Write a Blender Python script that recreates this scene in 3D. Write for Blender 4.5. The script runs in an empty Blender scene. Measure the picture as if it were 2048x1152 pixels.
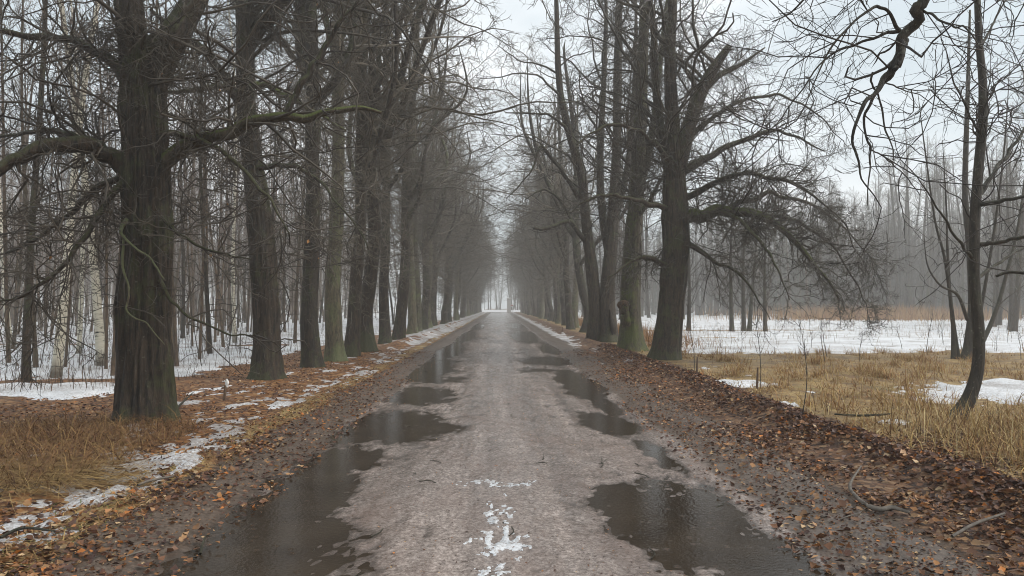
import bpy, math
import numpy as np
from mathutils import Vector, Matrix

R = math.radians
SC = bpy.context.scene
COL = SC.collection

# ------------------------------------------------------------------ camera, sky, sun, exposure
F = 1480.0                       # focal length in photograph pixels (2048 wide)
CAM = np.array([0.0, 0.0, 1.6])
YAW, PITCH = math.atan(24 / F), math.atan(36 / F)
cam_d = bpy.data.cameras.new('camera')
cam = bpy.data.objects.new('camera', cam_d); COL.objects.link(cam)
cam_d.sensor_width = 36.0; cam_d.lens = F / 2048 * 36.0
cam_d.clip_start = 0.05; cam_d.clip_end = 3000
cam.location = CAM; cam.rotation_euler = (R(90) + PITCH, 0, -YAW)
SC.camera = cam
_cy, _sy, _cp, _sp = math.cos(YAW), math.sin(YAW), math.cos(PITCH), math.sin(PITCH)
_fw = np.array([_sy * _cp, _cy * _cp, _sp]); _rt = np.array([_cy, -_sy, 0.0]); _up = np.cross(_rt, _fw)

def at(px, py, Y):
    """world point of a photograph position that lies Y metres down the road"""
    d = _fw + _rt * ((px - 1024) / F) + _up * ((576 - py) / F)
    return CAM + d * (Y / d[1])
def gp(px, py):
    """ground point seen at a photograph position"""
    d = _fw + _rt * ((px - 1024) / F) + _up * ((576 - py) / F)
    return CAM + d * (-CAM[2] / d[2])

SUN_EL, SUN_AZ = 40.0, 100.0
world = bpy.data.worlds.new('World'); SC.world = world; world.use_nodes = True
nt = world.node_tree; nt.nodes.clear()
wo = nt.nodes.new('ShaderNodeOutputWorld'); bg = nt.nodes.new('ShaderNodeBackground')
sky = nt.nodes.new('ShaderNodeTexSky'); sky.sky_type = 'NISHITA'; sky.sun_disc = False
sky.sun_elevation = R(SUN_EL); sky.sun_rotation = R(SUN_AZ); sky.air_density = 1.0; sky.dust_density = 3.0
hs = nt.nodes.new('ShaderNodeHueSaturation'); hs.inputs['Saturation'].default_value = 0.55
tc = nt.nodes.new('ShaderNodeTexCoord'); mp = nt.nodes.new('ShaderNodeMapping'); mp.inputs['Scale'].default_value = (1, 1, 2.2)
nz = nt.nodes.new('ShaderNodeTexNoise'); nz.inputs['Scale'].default_value = 2.2; nz.inputs['Detail'].default_value = 5; nz.inputs['Roughness'].default_value = 0.5
cr = nt.nodes.new('ShaderNodeValToRGB'); cr.color_ramp.elements[0].position = 0.42; cr.color_ramp.elements[1].position = 0.70
cr.color_ramp.elements[0].color = (4.9, 5.6, 6.0, 1); cr.color_ramp.elements[1].color = (9.0, 9.1, 9.2, 1)
mx = nt.nodes.new('ShaderNodeMix'); mx.data_type = 'RGBA'; mx.inputs[0].default_value = 0.85
L = nt.links.new
L(sky.outputs[0], hs.inputs['Color']); L(hs.outputs[0], mx.inputs[6])
L(tc.outputs['Generated'], mp.inputs[0]); L(mp.outputs[0], nz.inputs['Vector']); L(nz.outputs[0], cr.inputs[0]); L(cr.outputs[0], mx.inputs[7])
L(mx.outputs[2], bg.inputs[0]); bg.inputs[1].default_value = 0.1; L(bg.outputs[0], wo.inputs[0])

sun_d = bpy.data.lights.new('sun', 'SUN'); sun_d.energy = 1.5; sun_d.angle = R(35); sun_d.color = (1.0, 0.94, 0.86)
sun = bpy.data.objects.new('sun', sun_d); COL.objects.link(sun); sun.location = (20, 20, 40)
sd = Vector((math.sin(R(SUN_AZ)) * math.cos(R(SUN_EL)), math.cos(R(SUN_AZ)) * math.cos(R(SUN_EL)), math.sin(R(SUN_EL))))
sun.rotation_euler = sd.to_track_quat('Z', 'Y').to_euler()
vs = SC.view_settings
vs.view_transform = 'Standard'; vs.look = 'None'; vs.exposure = 0.65; vs.gamma = 1.0; vs.use_curve_mapping = False
SC.render.engine = 'CYCLES'
cy = SC.cycles
cy.max_bounces = 5; cy.diffuse_bounces = 3; cy.glossy_bounces = 2; cy.transmission_bounces = 2; cy.volume_bounces = 2; cy.transparent_max_bounces = 4
cy.use_denoising = True; SC.render.filter_size = 1.0; cy.filter_width = 1.0; cy.use_adaptive_sampling = False; cy.sample_clamp_indirect = 4.0
HAZE_DENSITY = 0.0025

# ------------------------------------------------------------------ helpers
rng = np.random.default_rng(7)

def norm(v): return v / np.maximum(np.linalg.norm(v, axis=-1, keepdims=True), 1e-9)

def _h(ix, iy, iz, s):
    n = (ix.astype(np.int64) * 374761393 + iy.astype(np.int64) * 668265263 + iz.astype(np.int64) * 2147483647 + s * 974634777) & 0xffffffff
    n = ((n ^ (n >> 13)) * 1274126177) & 0xffffffff
    n = ((n ^ (n >> 16)) * 2246822519) & 0xffffffff
    return ((n ^ (n >> 15)) & 0xffffff) / float(0xffffff)
def noise2(x, y, s=0):
    ix, iy = np.floor(x), np.floor(y); fx, fy = x - ix, y - iy
    fx = fx * fx * (3 - 2 * fx); fy = fy * fy * (3 - 2 * fy); z = np.zeros_like(ix)
    a = _h(ix, iy, z, s); b = _h(ix + 1, iy, z, s); c = _h(ix, iy + 1, z, s); d = _h(ix + 1, iy + 1, z, s)
    return (a * (1 - fx) + b * fx) * (1 - fy) + (c * (1 - fx) + d * fx) * fy
def fbm2(x, y, s=0, o=4, g=0.5):
    r = 0; a = 1; t = 0
    for k in range(o):
        r = r + a * noise2(x * 2 ** k + 17.3 * k, y * 2 ** k - 9.1 * k, s + k); t += a; a *= g
    return r / t
def noise3(x, y, z, s=0):
    ix, iy, iz = np.floor(x), np.floor(y), np.floor(z); fx, fy, fz = x - ix, y - iy, z - iz
    fx = fx * fx * (3 - 2 * fx); fy = fy * fy * (3 - 2 * fy); fz = fz * fz * (3 - 2 * fz)
    r = 0
    for dx in (0, 1):
        for dy in (0, 1):
            for dz in (0, 1):
                r = r + _h(ix + dx, iy + dy, iz + dz, s) * (fx if dx else 1 - fx) * (fy if dy else 1 - fy) * (fz if dz else 1 - fz)
    return r
def sstep(a, b, x):
    t = np.clip((x - a) / (b - a), 0, 1); return t * t * (3 - 2 * t)

def make_mesh(name, V, faces_list, mat, smooth=True, col=None, zone=None):
    """faces_list: arrays of shape (n,3) or (n,4)"""
    me = bpy.data.meshes.new(name)
    V = np.asarray(V, np.float32)
    me.vertices.add(len(V)); me.vertices.foreach_set('co', V.ravel())
    fl = [np.asarray(f, np.int32) for f in faces_list if len(f)]
    nl = sum(f.size for f in fl); npoly = sum(len(f) for f in fl)
    me.loops.add(nl); me.polygons.add(npoly)
    me.loops.foreach_set('vertex_index', np.concatenate([f.ravel() for f in fl]))
    tot = np.concatenate([np.full(len(f), f.shape[1], np.int32) for f in fl])
    st = np.concatenate([[0], np.cumsum(tot)[:-1]]).astype(np.int32)
    me.polygons.foreach_set('loop_start', st)
    try: me.polygons.foreach_set('loop_total', tot)
    except Exception: pass
    me.polygons.foreach_set('use_smooth', np.full(npoly, smooth, bool))
    for nm, c in (('col', col), ('zone', zone)):
        if c is not None:
            a = me.attributes.new(nm, 'FLOAT_COLOR', 'POINT')
            c4 = np.ones((len(V), 4), np.float32); c4[:, :c.shape[1]] = c
            a.data.foreach_set('color', c4.ravel())
    me.update(calc_edges=True); me.validate()
    if mat: me.materials.append(mat)
    return me

def link(name, data, parent=None, label=None, cat=None, group=None, kind=None, loc=None, rotz=None, scale=None):
    o = bpy.data.objects.new(name, data); COL.objects.link(o)
    if parent is not None: o.parent = parent
    if label: o['label'] = label
    if cat: o['category'] = cat
    if group: o['group'] = group
    if kind: o['kind'] = kind
    if loc is not None: o.location = loc
    if rotz is not None: o.rotation_euler = (0, 0, rotz)
    if scale is not None: o.scale = (scale, scale, scale) if np.isscalar(scale) else scale
    return o
def copy_tree(root, loc, rotz, scale, label=None, group=None):
    c = root.copy(); COL.objects.link(c)
    c.location = loc; c.rotation_euler = (0, 0, rotz); c.scale = scale
    if label: c['label'] = label
    if group: c['group'] = group
    for ch in list(root.children):
        d = ch.copy(); COL.objects.link(d); d.parent = c
    return c

class Tubes:
    """collects batches of tapering tubes (branches) for one mesh"""
    def __init__(self): self.V = []; self.Q = []; self.T = []; self.n = 0
    def add(self, P, Rad, sides=3):
        N, K, _ = P.shape
        if N == 0: return
        T = np.empty_like(P); T[:, 1:-1] = P[:, 2:] - P[:, :-2]; T[:, 0] = P[:, 1] - P[:, 0]; T[:, -1] = P[:, -1] - P[:, -2]
        T = norm(T); mean = np.abs(norm(P[:, -1] - P[:, 0]))
        ref = np.zeros((N, 3)); ref[np.arange(N), np.argmin(mean, axis=1)] = 1
        U = norm(np.cross(T, ref[:, None, :])); W = np.cross(T, U)
        a = np.arange(sides) * 2 * math.pi / sides
        ring = P[:, :-1, None, :] + Rad[:, :-1, None, None] * (U[:, :-1, None, :] * np.cos(a)[None, None, :, None] + W[:, :-1, None, :] * np.sin(a)[None, None, :, None])
        tip = P[:, -1:, :]
        V = np.concatenate([ring.reshape(N, (K - 1) * sides, 3), tip], axis=1)
        M = (K - 1) * sides + 1
        base = self.n + np.arange(N)[:, None] * M
        i = np.arange(K - 2)[:, None] * sides; j = np.arange(sides)[None, :]; j2 = (j + 1) % sides
        q = np.stack([i + j, i + j2, i + sides + j2, i + sides + j], -1).reshape(-1, 4)
        t = np.stack([(K - 2) * sides + j[0], (K - 2) * sides + j2[0], np.full(sides, M - 1)], -1)
        if len(q): self.Q.append((base[:, None, :] + q[None]).reshape(-1, 4))
        self.T.append((base[:, None, :] + t[None]).reshape(-1, 3))
        self.V.append(V.reshape(-1, 3)); self.n += N * M
    def mesh(self, name, mat):
        Q = np.concatenate(self.Q) if self.Q else np.zeros((0, 4), int)
        return make_mesh(name, np.concatenate(self.V), [Q, np.concatenate(self.T)], mat)

def grow(P0, D0, length, r0, K, rg, wig=0.12, trop=None, rend=0.35):
    """batch of curved branches; trop(t) -> vertical pull along the branch"""
    N = len(P0); P = np.empty((N, K, 3)); P[:, 0] = P0; d = D0.copy()
    step = (length / (K - 1))[:, None]
    for k in range(1, K):
        t = k / (K - 1)
        d = d + rg.normal(0, wig, (N, 3))
        if trop is not None:
            tv = trop(t); d[:, 2] += tv
        d = norm(d); P[:, k] = P[:, k - 1] + d * step
    tt = np.linspace(0, 1, K)[None, :]
    return P, r0[:, None] * (1 - (1 - rend) * tt)

def spawn(P, Rad, spacing, rg, t0=0.15, t1=1.0, ang=(35, 70), lenf=(0.4, 0.9), rfac=0.5, upbias=0.0, shrink=0.5, lmin=0.05, maxr=None):
    """children start points, directions, lengths and radii along a batch of branches"""
    N, K, _ = P.shape
    seg = np.linalg.norm(P[:, 1:] - P[:, :-1], axis=2); Ln = seg.sum(1)
    cnt = rg.poisson(np.maximum(Ln * (t1 - t0) / spacing, 0.05))
    idx = np.repeat(np.arange(N), cnt); n = len(idx)
    t = rg.uniform(t0, t1, n); f = np.clip(t * (K - 1), 0, K - 1.001); k = f.astype(int); fr = (f - k)[:, None]
    S = P[idx, k] * (1 - fr) + P[idx, k + 1] * fr; T = norm(P[idx, k + 1] - P[idx, k])
    r = Rad[idx, k] * (1 - fr[:, 0]) + Rad[idx, k + 1] * fr[:, 0]
    rv = norm(rg.normal(0, 1, (n, 3)) + np.array([0, 0, upbias])); side = norm(rv - T * np.sum(rv * T, 1, keepdims=True))
    a = np.radians(rg.uniform(ang[0], ang[1], n))[:, None]
    D = norm(T * np.cos(a) + side * np.sin(a))
    ln = rg.uniform(lenf[0], lenf[1], n) * (1 - shrink * t)
    ln = np.maximum(ln, lmin)
    rr = r * rfac
    if maxr is not None: rr = np.minimum(rr, maxr)
    return S, D, ln, rr, idx, t

def smooth_path(ctrl, n):
    """Catmull-Rom through control points (any dimension)"""
    C = np.asarray(ctrl, float); m = len(C)
    C2 = np.vstack([2 * C[0] - C[1], C, 2 * C[-1] - C[-2]])
    u = np.linspace(0, m - 1 - 1e-6, n); i = u.astype(int); f = (u - i)[:, None]
    p0, p1, p2, p3 = C2[i], C2[i + 1], C2[i + 2], C2[i + 3]
    return 0.5 * (2 * p1 + (p2 - p0) * f + (2 * p0 - 5 * p1 + 4 * p2 - p3) * f ** 2 + (3 * p1 - p0 - 3 * p2 + p3) * f ** 3)

def kinked(ctrl, n, rg):
    S = smooth_path(ctrl, n); L0 = np.linalg.norm(np.diff(S[:, :3], axis=0), axis=1).mean()
    k = np.minimum(np.arange(n) / 3.0, 1.0)[:, None]
    S[:, :3] += rg.normal(0, 1, (n, 3)) * k * (0.07 * L0 + 0.07 * S[:, 3:4]); S[:, 3] *= rg.uniform(.92, 1.08, n); return S

def trunk_part(ctrl, sides, rings, seed, furrow=0.05, flare=0.3, lobes=0.10, close=True):
    """ctrl rows: x y z r -> verts, quads, tris ; a furrowed trunk with a root flare"""
    S = smooth_path(ctrl, rings); P, r = S[:, :3], np.maximum(S[:, 3], 0.004)
    T = np.gradient(P, axis=0); T = norm(T)
    ref = np.array([0.0, 1.0, 0.0]); U = norm(np.cross(np.broadcast_to(ref, T.shape), T)); W = np.cross(T, U)
    a = np.arange(sides) * 2 * math.pi / sides
    A, Z = np.meshgrid(a, np.arange(rings)); cx, sx = np.cos(A), np.sin(A)
    hz = np.concatenate([[0], np.cumsum(np.linalg.norm(P[1:] - P[:-1], axis=1))])[:, None] + 0 * A
    sc = 2.2 / 0.35 * 1.6
    rr = r[:, None] * np.ones_like(A)
    big = noise3(cx * 1.3 + seed, sx * 1.3, hz * 0.35, seed) - 0.5
    fl = flare * np.exp(-hz / 0.32) * (0.55 + 1.1 * noise3(cx * 2.1, sx * 2.1 + seed, hz * 0.2, seed + 5))
    n1 = noise3(cx * 6 + 3, sx * 6, hz * 1.1 + 0.6 * noise3(cx * 2, sx * 2, hz * 2.0, seed + 8), seed + 1)
    n2 = noise3(cx * 12 + 3, sx * 12, hz * 2.6, seed + 2)
    rid = 1 - np.abs(2 * n1 - 1)
    rr = rr * (1 + lobes * 2 * big + fl) + r[:, None] * furrow * (1.3 * (0.55 - rid) + 0.9 * (n2 - 0.5)) * np.minimum(1.0, 0.3 / np.maximum(r[:, None], 0.05))
    V = P[:, None, :] + rr[..., None] * (U[:, None, :] * cx[..., None] + W[:, None, :] * sx[..., None])
    V = V.reshape(-1, 3)
    i = np.arange(rings - 1)[:, None] * sides; j = np.arange(sides)[None, :]; j2 = (j + 1) % sides
    Q = np.stack([i + j, i + j2, i + sides + j2, i + sides + j], -1).reshape(-1, 4)
    top = len(V); V = np.vstack([V, P[-1] + T[-1] * r[-1] * 0.3])
    lb = (rings - 1) * sides
    Tr = np.stack([lb + j[0], lb + j2[0], np.full(sides, top)], -1)
    return V, Q, Tr
def join_parts(parts):
    V, Q, T, n = [], [], [], 0
    for v, q, t in parts:
        V.append(v); Q.append(q + n); T.append(t + n); n += len(v)
    return np.vstack(V), np.vstack(Q), np.vstack(T)

# ------------------------------------------------------------------ materials
class Mat:
    def __init__(self, name, rough=0.7, spec=0.4):
        self.m = bpy.data.materials.new(name); self.m.use_nodes = True
        self.t = self.m.node_tree; self.b = self.t.nodes['Principled BSDF']
        self.b.inputs['Roughness'].default_value = rough; self.b.inputs['Specular IOR Level'].default_value = spec
    def n(self, typ, **kw):
        nd = self.t.nodes.new('ShaderNode' + typ)
        for k, v in kw.items():
            if k.startswith('i_'):
                key = k[2:].replace('_', ' ')
                nd.inputs[key if key in nd.inputs else int(key)].default_value = v
            else: setattr(nd, k, v)
        return nd
    def l(self, a, b): self.t.links.new(a, b)
    def coords(self, scale=(1, 1, 1), kind='Object'):
        c = self.n('TexCoord'); m = self.n('Mapping'); m.inputs['Scale'].default_value = scale
        self.l(c.outputs[kind], m.inputs[0]); return m.outputs[0]
    def pos(self, scale=(1, 1, 1)):
        c = self.n('NewGeometry'); m = self.n('Mapping'); m.inputs['Scale'].default_value = scale
        self.l(c.outputs['Position'], m.inputs[0]); return m.outputs[0]
    def noise(self, vec, scale, detail=4, rough=0.55, dist=0.0):
        x = self.n('TexNoise'); x.inputs['Scale'].default_value = scale; x.inputs['Detail'].default_value = detail
        x.inputs['Roughness'].default_value = rough; x.inputs['Distortion'].default_value = dist
        if vec is not None: self.l(vec, x.inputs['Vector'])
        return x.outputs[0]
    def ramp(self, fac, stops, interp='LINEAR'):
        x = self.n('ValToRGB'); r = x.color_ramp; r.interpolation = interp
        while len(r.elements) < len(stops): r.elements.new(0.5)
        for e, (p, c) in zip(r.elements, stops):
            e.position = p; e.color = (c, c, c, 1) if np.isscalar(c) else (*c, 1)
        self.l(fac, x.inputs[0]); return x.outputs[0]
    def mix(self, fac, a, b, mode='MIX'):
        x = self.n('Mix', data_type='RGBA', blend_type=mode)
        for s, i in ((fac, 0), (a, 6), (b, 7)):
            if hasattr(s, 'is_linked'): self.l(s, x.inputs[i])
            else: x.inputs[i].default_value = s if np.isscalar(s) else (*s, 1)
        return x.outputs[2]
    def math(self, op, a, b=0.0):
        x = self.n('Math', operation=op)
        for s, i in ((a, 0), (b, 1)):
            if hasattr(s, 'is_linked'): self.l(s, x.inputs[i])
            else: x.inputs[i].default_value = s
        return x.outputs[0]
    def bump(self, h, strength, dist):
        x = self.n('Bump'); x.inputs['Strength'].default_value = strength; x.inputs['Distance'].default_value = dist
        self.l(h, x.inputs['Height']); self.l(x.outputs[0], self.b.inputs['Normal'])
    def color(self, c):
        if hasattr(c, 'is_linked'): self.l(c, self.b.inputs['Base Color'])
        else: self.b.inputs['Base Color'].default_value = (*c, 1)
    def rough(self, s): self.l(s, self.b.inputs['Roughness'])
    def attr(self, name):
        a = self.n('Attribute'); a.attribute_name = name; return a

def bark_material(name, dark, light, moss=(0.05, 0.062, 0.016), moss_amt=0.5, lichen=0.4):
    M = Mat(name, 0.62, 0.35)
    oi = M.n('ObjectInfo'); v1 = M.coords((1, 1, 0.17)); v2 = M.coords((1, 1, 1))
    off = M.n('VectorMath', operation='ADD'); M.l(v2, off.inputs[0]); M.l(oi.outputs['Location'], off.inputs[1]); v2 = off.outputs[0]
    n1 = M.noise(v1, 19, 6, 0.66, 1.0); n2 = M.noise(v2, 1.6, 4, 0.6); n3 = M.noise(v2, 9, 5, 0.65)
    base = M.ramp(n1, [(0.36, dark), (0.64, light)])
    tint = M.ramp(oi.outputs['Random'], [(0.0, (0.75, 0.75, 0.75)), (0.5, (1.0, 0.94, 0.86)), (1.0, (1.18, 1.1, 0.98))])
    base = M.mix(1.0, base, tint, 'MULTIPLY')
    geo = M.n('NewGeometry'); sx = M.n('SeparateXYZ'); M.l(geo.outputs['Normal'], sx.inputs[0])
    up = M.math('MULTIPLY', M.math('ADD', sx.outputs[2], 0.25), 0.55)
    f = M.math('ADD', M.math('ADD', M.math('MULTIPLY', n2, 0.9), M.math('MULTIPLY', n3, 0.5)), up)
    mk = M.ramp(f, [(0.84 if moss_amt > .55 else 0.88, 0.0), (1.08, moss_amt)])
    base = M.mix(mk, base, moss)
    lk = M.ramp(M.noise(v2, 22, 3, 0.6), [(0.62, 0.0), (0.72, lichen)])
    base = M.mix(lk, base, (0.17, 0.17, 0.13))
    M.color(base); M.bump(M.math('ADD', n1, M.math('MULTIPLY', n3, 0.4)), 1.0, 0.035)
    return M.m
M_BARK = bark_material('bark', (0.004, 0.003, 0.0024), (0.055, 0.038, 0.024))
M_BARK_MOSS = bark_material('mossy_bark', (0.02, 0.017, 0.012), (0.085, 0.07, 0.045), (0.07, 0.085, 0.016), 0.95)
M_BARK_GREEN = bark_material('algae_bark', (0.03, 0.027, 0.02), (0.13, 0.115, 0.075), (0.12, 0.14, 0.06), 0.75)
M_BARK_SLIM = bark_material('slender_bark', (0.05, 0.035, 0.025), (0.16, 0.115, 0.08), (0.08, 0.085, 0.045), 0.4)
M_BARK_YOUNG = bark_material('young_bark', (0.012, 0.01, 0.008), (0.045, 0.037, 0.027), (0.05, 0.055, 0.025), 0.35, 0.7)
def twig_material(name, a, b, rough=0.55):
    M = Mat(name, rough, 0.4)
    n = M.noise(M.coords(), 2.5, 3); oi = M.n('ObjectInfo')
    c = M.ramp(n, [(0.35, a), (0.65, b)])
    M.color(M.mix(1.0, c, M.ramp(oi.outputs['Random'], [(0, 0.8), (1, 1.2)]), 'MULTIPLY')); return M.m
M_TWIG = twig_material('twig', (0.026, 0.02, 0.016), (0.075, 0.062, 0.045))
M_TWIG_LIFTED = twig_material('lifted_lichen_twig', (0.06, 0.05, 0.038), (0.16, 0.135, 0.10))  # lichen tone with added light in the colour for the dark far avenue
M_TWIG_DARK = twig_material('dark_twig', (0.02, 0.016, 0.014), (0.045, 0.036, 0.03))
M_TWIG_PALE = twig_material('pale_twig', (0.08, 0.056, 0.044), (0.16, 0.12, 0.09))
def birch_material():
    M = Mat('birch_bark', 0.6, 0.3)
    v = M.coords((1, 1, 6)); n = M.noise(v, 3.2, 4, 0.6, 0.4); n2 = M.noise(M.coords(), 1.3, 3)
    c = M.ramp(n, [(0.34, (0.03, 0.026, 0.022)), (0.42, (0.52, 0.48, 0.38)), (0.8, (0.66, 0.62, 0.52))])
    s = M.n('SeparateXYZ'); M.l(M.coords(), s.inputs[0])
    low = M.ramp(M.math('ADD', M.math('MULTIPLY', s.outputs[2], 1.0), n2), [(0.55, 0.85), (1.0, 0.0)])
    M.color(M.mix(low, c, (0.05, 0.042, 0.035))); M.bump(n, 0.4, 0.01); return M.m
M_BIRCH = birch_material()
def spruce_material():
    M = Mat('spruce_needles', 0.7, 0.2); n = M.noise(M.coords(), 1.5, 3)
    M.color(M.ramp(n, [(0.3, (0.028, 0.036, 0.022)), (0.7, (0.07, 0.08, 0.045))])); return M.m
M_SPRUCE = spruce_material()

def ground_material():
    M = Mat('ground_litter', 0.75, 0.3)
    z = M.attr('zone'); sp = M.n('SeparateColor'); M.l(z.outputs['Color'], sp.inputs[0])
    v = M.pos()
    vo = M.n('TexVoronoi'); vo.inputs['Scale'].default_value = 16; M.l(v, vo.inputs['Vector'])
    sc = M.n('SeparateColor'); M.l(vo.outputs['Color'], sc.inputs[0])
    leaf = M.ramp(sc.outputs[0], [(0, (0.06, 0.027, 0.016)), (0.35, (0.15, 0.065, 0.028)), (0.65, (0.30, 0.13, 0.04)), (0.85, (0.36, 0.19, 0.075)), (1, (0.42, 0.27, 0.14))])
    n1 = M.noise(v, 1.2, 5, 0.6); n2 = M.noise(v, 30, 4, 0.7); n3 = M.noise(M.pos((1.0, 0.35, 1)), 26, 5, 0.7, 0.8); n4 = M.noise(v, 6, 4, 0.65)
    leaf = M.mix(1.0, leaf, M.ramp(n4, [(0.3, 0.5), (0.7, 1.15)]), 'MULTIPLY')
    lime = M.ramp(sc.outputs[0], [(0, (0.035, 0.02, 0.014)), (0.4, (0.09, 0.048, 0.028)), (0.8, (0.16, 0.088, 0.048)), (1, (0.26, 0.17, 0.10))])
    leaf = M.mix(M.math('MULTIPLY', sp.outputs[2], .8), leaf, lime)
    grass = M.ramp(n3, [(0.28, (0.09, 0.055, 0.022)), (0.45, (0.30, 0.20, 0.08)), (0.7, (0.52, 0.38, 0.17))])
    grass = M.mix(M.ramp(M.math('ADD', M.math('MULTIPLY', n1, .55), M.math('MULTIPLY', n4, .45)), [(0.42, 0.9), (0.56, 0.0)]), grass, M.ramp(n2, [(0.3, (0.06, 0.04, 0.022)), (0.7, (0.20, 0.11, 0.05))]))
    grass = M.mix(M.ramp(M.noise(v, 0.9, 3), [(0.60, 0.0), (0.72, 0.45)]), grass, (0.12, 0.13, 0.03))
    mud = M.ramp(n2, [(0.28, (0.04, 0.027, 0.019)), (0.6, (0.115, 0.083, 0.06)), (0.8, (0.19, 0.15, 0.115))])
    wl = M.math('ADD', sp.outputs[0], M.math('MULTIPLY', M.math('SUBTRACT', n4, 0.5), 0.7))
    wg = M.math('ADD', sp.outputs[1], M.math('MULTIPLY', M.math('SUBTRACT', n1, 0.5), 0.9))
    c = M.mix(M.ramp(wl, [(0.35, 0.0), (0.62, 1.0)]), mud, leaf)
    c = M.mix(M.ramp(wg, [(0.35, 0.0), (0.65, 1.0)]), c, grass)
    M.color(c)
    h = M.math('ADD', M.math('MULTIPLY', n2, 0.6), M.math('ADD', M.math('MULTIPLY', sc.outputs[1], 0.4), n4))
    M.bump(h, 0.9, 0.03)
    M.rough(M.ramp(n2, [(0.3, 0.45), (0.7, 0.85)]))
    return M.m
M_GROUND = ground_material()

def road_material():
    M = Mat('wet_road', 0.4, 0.5)
    v = M.pos()
    n1 = M.noise(v, 120, 3, 0.75); n2 = M.noise(v, 34, 4, 0.72); n3 = M.noise(M.pos((1, 0.4, 1)), 1.6, 5, 0.65); n4 = M.noise(M.pos((1, 0.55, 1)), 7, 4, 0.65)
    c = M.ramp(M.math('ADD', M.math('MULTIPLY', n1, .3), M.math('MULTIPLY', n2, .7)), [(0.34, (0.085, 0.065, 0.055)), (0.5, (0.275, 0.222, 0.194)), (0.66, (0.54, 0.46, 0.415))])
    ns = M.noise(M.pos((1, 0.05, 1)), 2.6, 4, 0.6); c = M.mix(1.0, c, M.ramp(ns, [(0.32, 0.62), (0.62, 1.18)]), 'MULTIPLY')
    c = M.mix(M.ramp(n3, [(0.45, 0.0), (0.7, 0.6)]), c, (0.21, 0.145, 0.118))
    c = M.mix(M.ramp(n4, [(0.60, 0.0), (0.74, 0.55)]), c, (0.085, 0.066, 0.056))
    z = M.attr('zone'); sp = M.n('SeparateColor'); M.l(z.outputs['Color'], sp.inputs[0])
    mud = M.ramp(n2, [(0.28, (0.045, 0.03, 0.022)), (0.55, (0.13, 0.094, 0.07)), (0.8, (0.22, 0.175, 0.14))])
    wm = M.math('ADD', sp.outputs[2], M.math('MULTIPLY', M.math('SUBTRACT', n4, 0.5), 0.8))
    c = M.mix(M.ramp(wm, [(0.35, 0.0), (0.65, 1.0)]), c, mud)
    M.color(c)
    M.color(M.mix(M.math('MULTIPLY', sp.outputs[0], 0.75), c, (0.055, 0.043, 0.035)))
    rg_ = M.math('ADD', M.math('ADD', M.ramp(n4, [(0.3, 0.06), (0.7, 0.16)]), M.ramp(ns, [(0.35, 0.0), (0.65, 0.12)])), M.math('MULTIPLY', sp.outputs[2], 0.25))
    M.rough(M.math('SUBTRACT', rg_, M.math('MULTIPLY', sp.outputs[0], 0.08)))
    n5 = M.noise(v, 58, 2, 0.6)
    M.bump(M.math('ADD', M.math('MULTIPLY', n1, 0.4), M.math('ADD', M.math('MULTIPLY', n2, 1.0), M.math('MULTIPLY', n5, .7))), 0.36, 0.012)
    return M.m
M_ROAD = road_material()

def water_material():
    M = Mat('puddle_water', 0.04, 0.5); M.b.inputs['IOR'].default_value = 1.33
    v = M.pos(); n = M.noise(v, 2.5, 3)
    M.color(M.ramp(n, [(0.3, (0.030, 0.021, 0.014)), (0.7, (0.055, 0.040, 0.027))]))
    # raindrop rings: sine rings that fade out round scattered points, over a fine chop
    vo = M.n('TexVoronoi'); vo.inputs['Scale'].default_value = 9.0; M.l(v, vo.inputs['Vector'])
    d = vo.outputs['Distance']; sc = M.n('SeparateColor'); M.l(vo.outputs['Color'], sc.inputs[0])
    ring = M.math('MULTIPLY', M.math('SINE', M.math('MULTIPLY', d, 55.0)), M.ramp(d, [(0.0, 1.0), (0.28, 0.0)]))
    ring = M.math('MULTIPLY', ring, M.ramp(sc.outputs[0], [(0.45, 0.0), (0.6, 1.0)]))
    w = M.noise(v, 40, 2, 0.5)
    M.bump(M.math('ADD', M.math('MULTIPLY', ring, 0.55), M.math('MULTIPLY', w, 0.5)), 0.38, 0.011)
    return M.m
M_WATER = water_material()

def snow_material(name, dirt, tone=1.0):
    M = Mat(name, 0.55, 0.3); v = M.pos()
    n1 = M.noise(v, 5, 5, 0.65); n2 = M.noise(v, 34, 3, 0.7); n3 = M.noise(v, 0.7, 3)
    c = M.ramp(n1, [(0.3, tuple(v_ * tone for v_ in (0.68, 0.70, 0.73))), (0.6, tuple(v_ * tone for v_ in (0.82, 0.83, 0.85)))])
    f = M.math('ADD', M.math('MULTIPLY', n2, 0.7), M.math('MULTIPLY', n3, 0.5))
    c = M.mix(M.ramp(f, [(0.74 - dirt * 0.22, 0.0), (0.84 - dirt * 0.12, 0.75)]), c, (0.16, 0.11, 0.075))
    M.color(c); M.bump(M.math('ADD', n1, M.math('MULTIPLY', n2, 0.3)), 0.6, 0.05)
    M.b.inputs['Subsurface Weight'].default_value = 0.0
    return M.m
M_SNOW = snow_material('old_snow', 0.85)
M_SLUSH = snow_material('dirty_slush', 1.35, .9)
M_ICE = snow_material('white_slush', 0.75, 0.85)

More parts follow.
